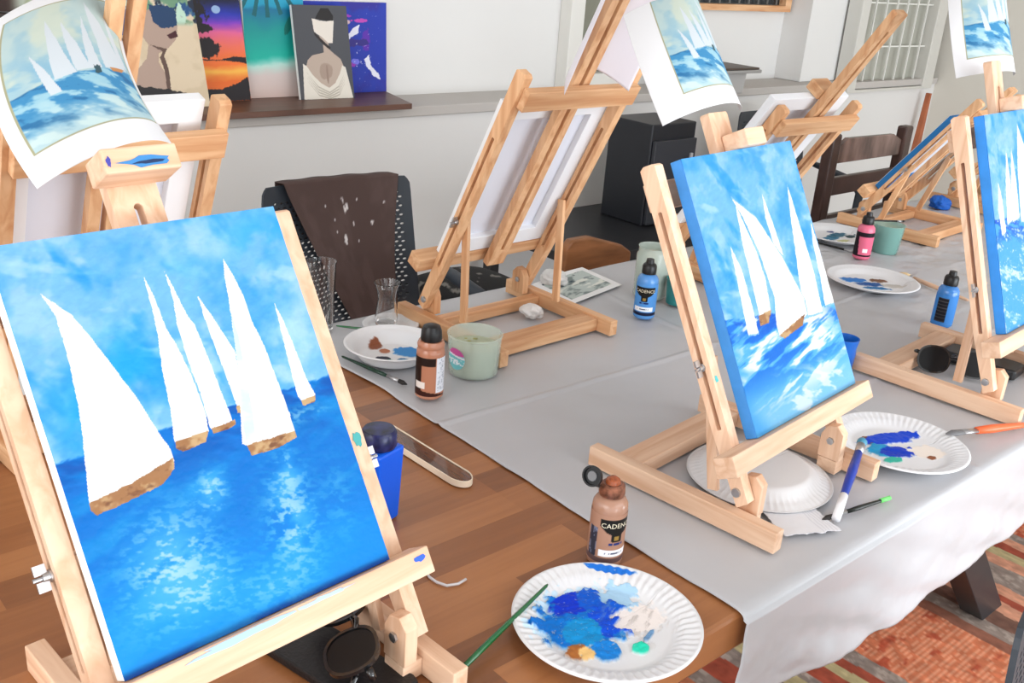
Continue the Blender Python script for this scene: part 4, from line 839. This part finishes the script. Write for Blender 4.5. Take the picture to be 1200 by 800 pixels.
picture('royal blue painting with white and purple splashes at the right end of the shelf', 1.617, .30, .275, 2.772, p_blue, th=.010)

# ------------------------------------------------------------------ chairs and things against the wall
def plastic_chair(label, loc, rz, arms=True):
    """back panel at local y=0, seat towards -y"""
    e = empty('plastic_chair', label, 'chair', loc, rz, 'dark perforated plastic chairs')
    wt, wb_, z0, z1 = .196, .228, .50, .948
    def S(u, v, n=0):   # u -1..1, v 0..1
        w_ = wb_+(wt-wb_)*v; return (u*w_, .03*v*1.5-.045*(1-u*u)*-1*0.6+n - .0, z0+(z1-z0)*v)
    q = MB(); nx, nz = 22, 26; mx, mz = .10, .07; nx, nz = 22, 34
    us = np.linspace(-1+mx, 1-mx, nx+1); vs = np.linspace(mz, 1-mz*1.1, nz+1)
    for j in range(nz):
        for i in range(nx+1):
            off = .5*(us[1]-us[0])*(j % 2)
            ua, ub = max(us[0]+i*(us[1]-us[0])-off, us[0]), min(us[0]+(i+1)*(us[1]-us[0])-off, us[-1])
            if ub-ua < 1e-4: continue
            va, vb = vs[j], vs[j+1]; uc, vc = (ua+ub)/2, (va+vb)/2
            du, dv = (ub-ua)*.5, (vb-va)*.5
            o_ = [(ua, va), (uc, va), (ub, va), (ub, vc), (ub, vb), (uc, vb), (ua, vb), (ua, vc)]
            s_ = 0 if ub-ua < .9*(us[1]-us[0]) else 1
            if s_ == 0: q.add([S(a, b_) for a, b_ in o_], [tuple(range(8))]); continue
            i_ = [(uc-du*.4, vc-dv*.42), (uc, vc-dv*.5), (uc+du*.4, vc-dv*.42), (uc+du*.68, vc), (uc+du*.4, vc+dv*.42), (uc, vc+dv*.5), (uc-du*.4, vc+dv*.42), (uc-du*.68, vc)]
            q.add([S(a, b_) for a, b_ in o_+i_], [(k, (k+1) % 8, 8+(k+1) % 8, 8+k) for k in range(8)])
    def face_(pts, flip): q.add([S(a, b_) for a, b_ in (pts[::-1] if flip else pts)], [tuple(range(len(pts)))])
    def patch(ua, ub, va, vb, n=8):
        for k in range(n):
            a0, a1 = ua+(ub-ua)*k/n, ua+(ub-ua)*(k+1)/n; q.add([S(a0, va), S(a1, va), S(a1, vb), S(a0, vb)], [(0, 1, 2, 3)])
    patch(-1, 1, 0, vs[0], 16); patch(-1+mx, 1-mx, vs[-1], 1, 16)
    for sg in (-1, 1):
        a0, a1 = sorted((sg*(1-mx), sg*1.0))
        for k in range(8):
            va, vb = vs[0]+(vs[-1]-vs[0])*k/8, vs[0]+(vs[-1]-vs[0])*(k+1)/8; q.add([S(a0, va), S(a1, va), S(a1, vb), S(a0, vb)], [(0, 1, 2, 3)])
        face_([(sg*(1-mx), vs[-1]), (sg, vs[-1]), (sg*.995, .965), (sg*.97, .985), (sg*.94, 1), (sg*(1-mx), 1)], sg < 0)
    q.build('backrest', SLATE, e, solid=.006)
    st_ = MB().box((-.22, -.42, .43), (.22, .0, .455)); st_.build('seat', SLATE, e, bevel=.01)
    for sx in (-1, 1):
        for (yt, yb) in ((-.38, -.42), (-.02, .05)): MB().tube([(sx*.2, yt, .43), (sx*.22, yb, .004)], [.018, .014], 10).build('leg', SLATE, e, smooth=True)
        MB().tube([(sx*.2, -.005, .44), (sx*.215, .0, .52)], .016, 10).build('back_post', SLATE, e, smooth=True)
        if arms:
            MB().tube([(sx*.225, .02, .74), (sx*.25, -.08, .72), (sx*.25, -.22, .70), (sx*.24, -.265, .66), (sx*.22, -.27, .45)], [.014, .02, .022, .018, .016], 10, .7).build('armrest', SLATE, e, smooth=True)
    return e
pc = plastic_chair('dark slate perforated chair with a brown apron over its back, beyond the table', (1.258, 1.965, 0), -.05)
def copy_chair(label, loc, rz, s=1):
    c = dup(pc); c.location = loc; c.rotation_euler = (0, 0, rz); c['label'] = label; return c
copy_chair('black plastic chair near the wall, behind the long slanting mast', (3.52, 2.33, 0), -.1)
plastic_chair('dark chair back cut by the bottom right picture corner', (1.062, .192, .004), 0, arms=False)
# apron
def apron():
    nu, nv = 90, 120; U, V = np.meshgrid(np.linspace(0, 1, nu), np.linspace(0, 1, nv))   # V 0 front hem, 1 back hem
    zt = .967; front = .42; v0 = .74
    f = np.clip(1-V/v0, 0, 1)              # 1 at hem of the front, 0 at chair top
    zt = .953; xl = -.150+.20*f**1.05; xr = .155+.005*f-.02*np.sin(f*PI)-.06*np.clip(f-.8, 0, 1)*4; X = xl+(xr-xl)*U
    fold = .016*np.sin(U*9+1.5*f)*f**.5+.010*np.sin(U*21+2*f+.5)*f + .006*(fbm(U*6, V*5, 3)-.5)
    back = np.clip((V-v0)/(1-v0), 0, 1)
    hem = front-.06*(1-U)*0+.04*U
    Z = np.where(V <= v0, zt-f*hem, zt-back*.15); 
    Yb = .045*((Z-.5)/.455) + .027*(1-np.clip((X/.22)**2, 0, 1))
    Y = np.where(V <= v0, Yb-.012-.012*f-.02*np.clip(fold*1.2, -.4, 1)-.012, Yb+.022)
    top = np.exp(-((V-v0)/.03)**2); Z = Z+.001*top*np.sin(U*22)+.003*top
    c = np.ones(U.shape+(3,))*np.array([82, 64, 60.]); c = mixc(c, (96, 78, 74), step(fbm(U*5, V*6, 5), .5, .7)*.5)
    for (u, v, r_) in [(.5, .62, .035), (.42, .5, .03), (.36, .58, .014), (.55, .56, .016), (.75, .56, .02), (.62, .66, .012), (.35, .53, .012), (.48, .66, .014), (.6, .52, .012), (.88, .64, .012), (.3, .64, .012), (.57, .49, .01)]: c = blob(c, U, V, u, v, r_*.6, r_*.6, (222, 216, 214), s=int(u*99), rough=1.0, fr=60)
    o = grid('apron', np.stack([X, Y, Z], -1), c, COLFAB, solid=.001); place(o, (1.262, 1.965, 0), -.05); tag(o, 'dark brown paint-specked apron draped over the perforated chair back', 'apron')
apron()
# dark wooden ladder-back chair
def ladder_chair(label, x, y, rz=0):
    e = empty('wooden_chair', label, 'chair', (x, y, 0), rz); dm = mat('dark_walnut', (66, 44, 38), .35, noise=.35, nscale=8, stretch=(1, 1, 1), coat=.2)
    for sx in (0, .49):
        q = MB(); q.box((sx-.028, -.02, .004), (sx+.028, .02, .975)); q.build('leg', dm, e, bevel=.008)
        q = MB(); q.box((sx-.022, -.42, .004), (sx+.022, -.38, .44)); q.build('leg', dm, e, bevel=.004)
    T = lambda a, z_, y_: (a, y_, z_)
    MB().prism([(.028, .87), (.462, .87), (.462, .925), (.40, .95), (.09, .955), (.028, .925)], -.01, .01, T).build('slat', mat('worn_slat', (120, 96, 88), .25, noise=.6, nscale=5, stretch=(3, 1, 1)), e, bevel=.003)
    for z_ in (.755, .62): MB().prism([(.028, z_), (.462, z_), (.462, z_+.065), (.028, z_+.065)], -.01, .01, T).build('slat', dm, e, bevel=.003)
    MB().box((-.02, -.42, .44), (.51, .0-.022, .465)).build('seat', dm, e, bevel=.005)
ladder_chair('dark brown wooden ladder-back chair at the far right end of the table', 3.13, 1.80+.05)
def round_back_chair():
    e = empty('wooden_chair', 'brown wooden chair with a rounded top rail, just behind the flat grey print', 'chair', (1.92, 1.80, 0), 0)
    T = lambda a, z_, y_: (a, y_, z_); om = mat('chestnut', (150, 98, 60), .4, noise=.25, nscale=8, stretch=(1, 1, 6))
    MB().prism([(-.1, .66), (.16, .66), (.16, .72), (.12, .745), (-.01, .785), (-.08, .785), (-.1, .765)], -.014, .014, T).build('top_rail', om, e, bevel=.006)
    for sx in (-.08, .14):
        MB().box((sx-.015, -.012, .004), (sx+.015, .012, .662)).build('leg', om, e, bevel=.003); MB().box((sx-.015, .34, .004), (sx+.015, .37, .44)).build('leg', om, e, bevel=.003)
    MB().box((-.13, .014, .44), (.21, .38, .462)).build('seat', om, e, bevel=.004)
round_back_chair()
# black bench with cushion and black cabinet
e = empty('side_table', 'black low table along the wall under the black cabinet', 'table', (2.5, 2.32, 0))
MB().box((-.34, -.26, .575), (.50, .24, .605)).build('tabletop', BLACKM, e, bevel=.003)
for sx in (-.30, .46):
    for yy in (-.22, .2): MB().box((sx-.02, yy-.02, .004), (sx+.02, yy+.02, .5745)).build('leg', BLACKM, e, bevel=.002)
e = empty('black_cabinet', 'black two-tone cabinet with a small grey handle, standing on the low black table', 'cabinet', (2.652, 2.25, .606))
MB().box((0, 0, 0), (.235, .20, .355)).build('body', mat('satin_black', (30, 32, 38), .4), e, bevel=.004)
dr = MB().box((.008, -.016, .006), (.229, -.0005, .30)).build('door', mat('graphite', (52, 54, 60), .4), e, bevel=.002)
MB().box((.195, -.026, .17), (.207, -.0165, .25)).build('handle', mat('grey_handle', (170, 170, 172), .4), dr, bevel=.002)
def cushion():
    U, V = UV(60, 50); X = -.14+.28*U; Y = -.15+.3*V; Z = .05*(np.clip(4*U*(1-U), 0, 1)**.4)*(np.clip(4*V*(1-V), 0, 1)**.4)+.02
    c = np.ones(U.shape+(3,))*np.array([26, 25, 26.]); c = mixc(c, (122, 118, 112), step(fbm(U*12, V*10, 3), .62, .68)*1.)
    e = empty('upholstered_stool', 'black stool with a grey floral cushion, seen through the middle far-side easel', 'stool', (1.645, 1.96, 0))
    grid('cushion', np.stack([X, Y, Z+.60], -1), c, COLFAB, e, solid=-.01)
    MB().box((-.14, -.15, .57), (.14, .15, .612)).build('seat_frame', BLACKM, e, bevel=.004)
    for sx in (-.11, .11):
        for yy in (-.12, .12): MB().tube([(sx, yy, .57), (sx*1.1, yy*1.1, .004)], .014, 10).build('leg', BLACKM, e)
cushion()
# grey lidded box on the ledge
e = empty('storage_box', 'grey box with a flared dark brown lid, standing on the wall ledge', 'box', (3.36, 2.56, 1.0035))
MB().prism([(-.13, -.08), (.09, -.08), (.09, .10), (-.13, .10)], 0, .085, lambda a, b_, c_: (a*(1+c_*.6), b_*(1+c_*.6), c_)).build('body', mat('box_grey', (176, 174, 172), .5), e, bevel=.004)
MB().prism([(-.17, -.125), (.135, -.125), (.135, .14), (-.17, .14)], .0855, .098, lambda a, b_, c_: (a, b_, c_)).build('rim', mat('box_rim', (150, 148, 146), .4), e, bevel=.003)
MB().prism([(-.162, -.117), (.127, -.117), (.127, .132), (-.162, .132)], .0985, .106, lambda a, b_, c_: (a, b_, c_)).build('lid', mat('brown_lid', (72, 60, 52), .4), e, bevel=.002)
MB().lathe([(0, 0), (.014, 0), (.014, .004), (0, .004)], c=(-.03, .06, .1062), seg=20).build('lid_button', BLACKP, e)
# rust wooden board wedge in the corner
o = MB().prism([(5.045, .0015), (5.15, .0015), (5.15, .935), (5.135, .935)], 2.53, 2.556, lambda a, z_, y_: (a, y_, z_)).build('wooden_board', mat('rust_wood', (168, 96, 62), .5, noise=.2, nscale=9), bevel=.001)
tag(o, 'tall tapering rust brown board leaning in the far right corner below the window', 'board')
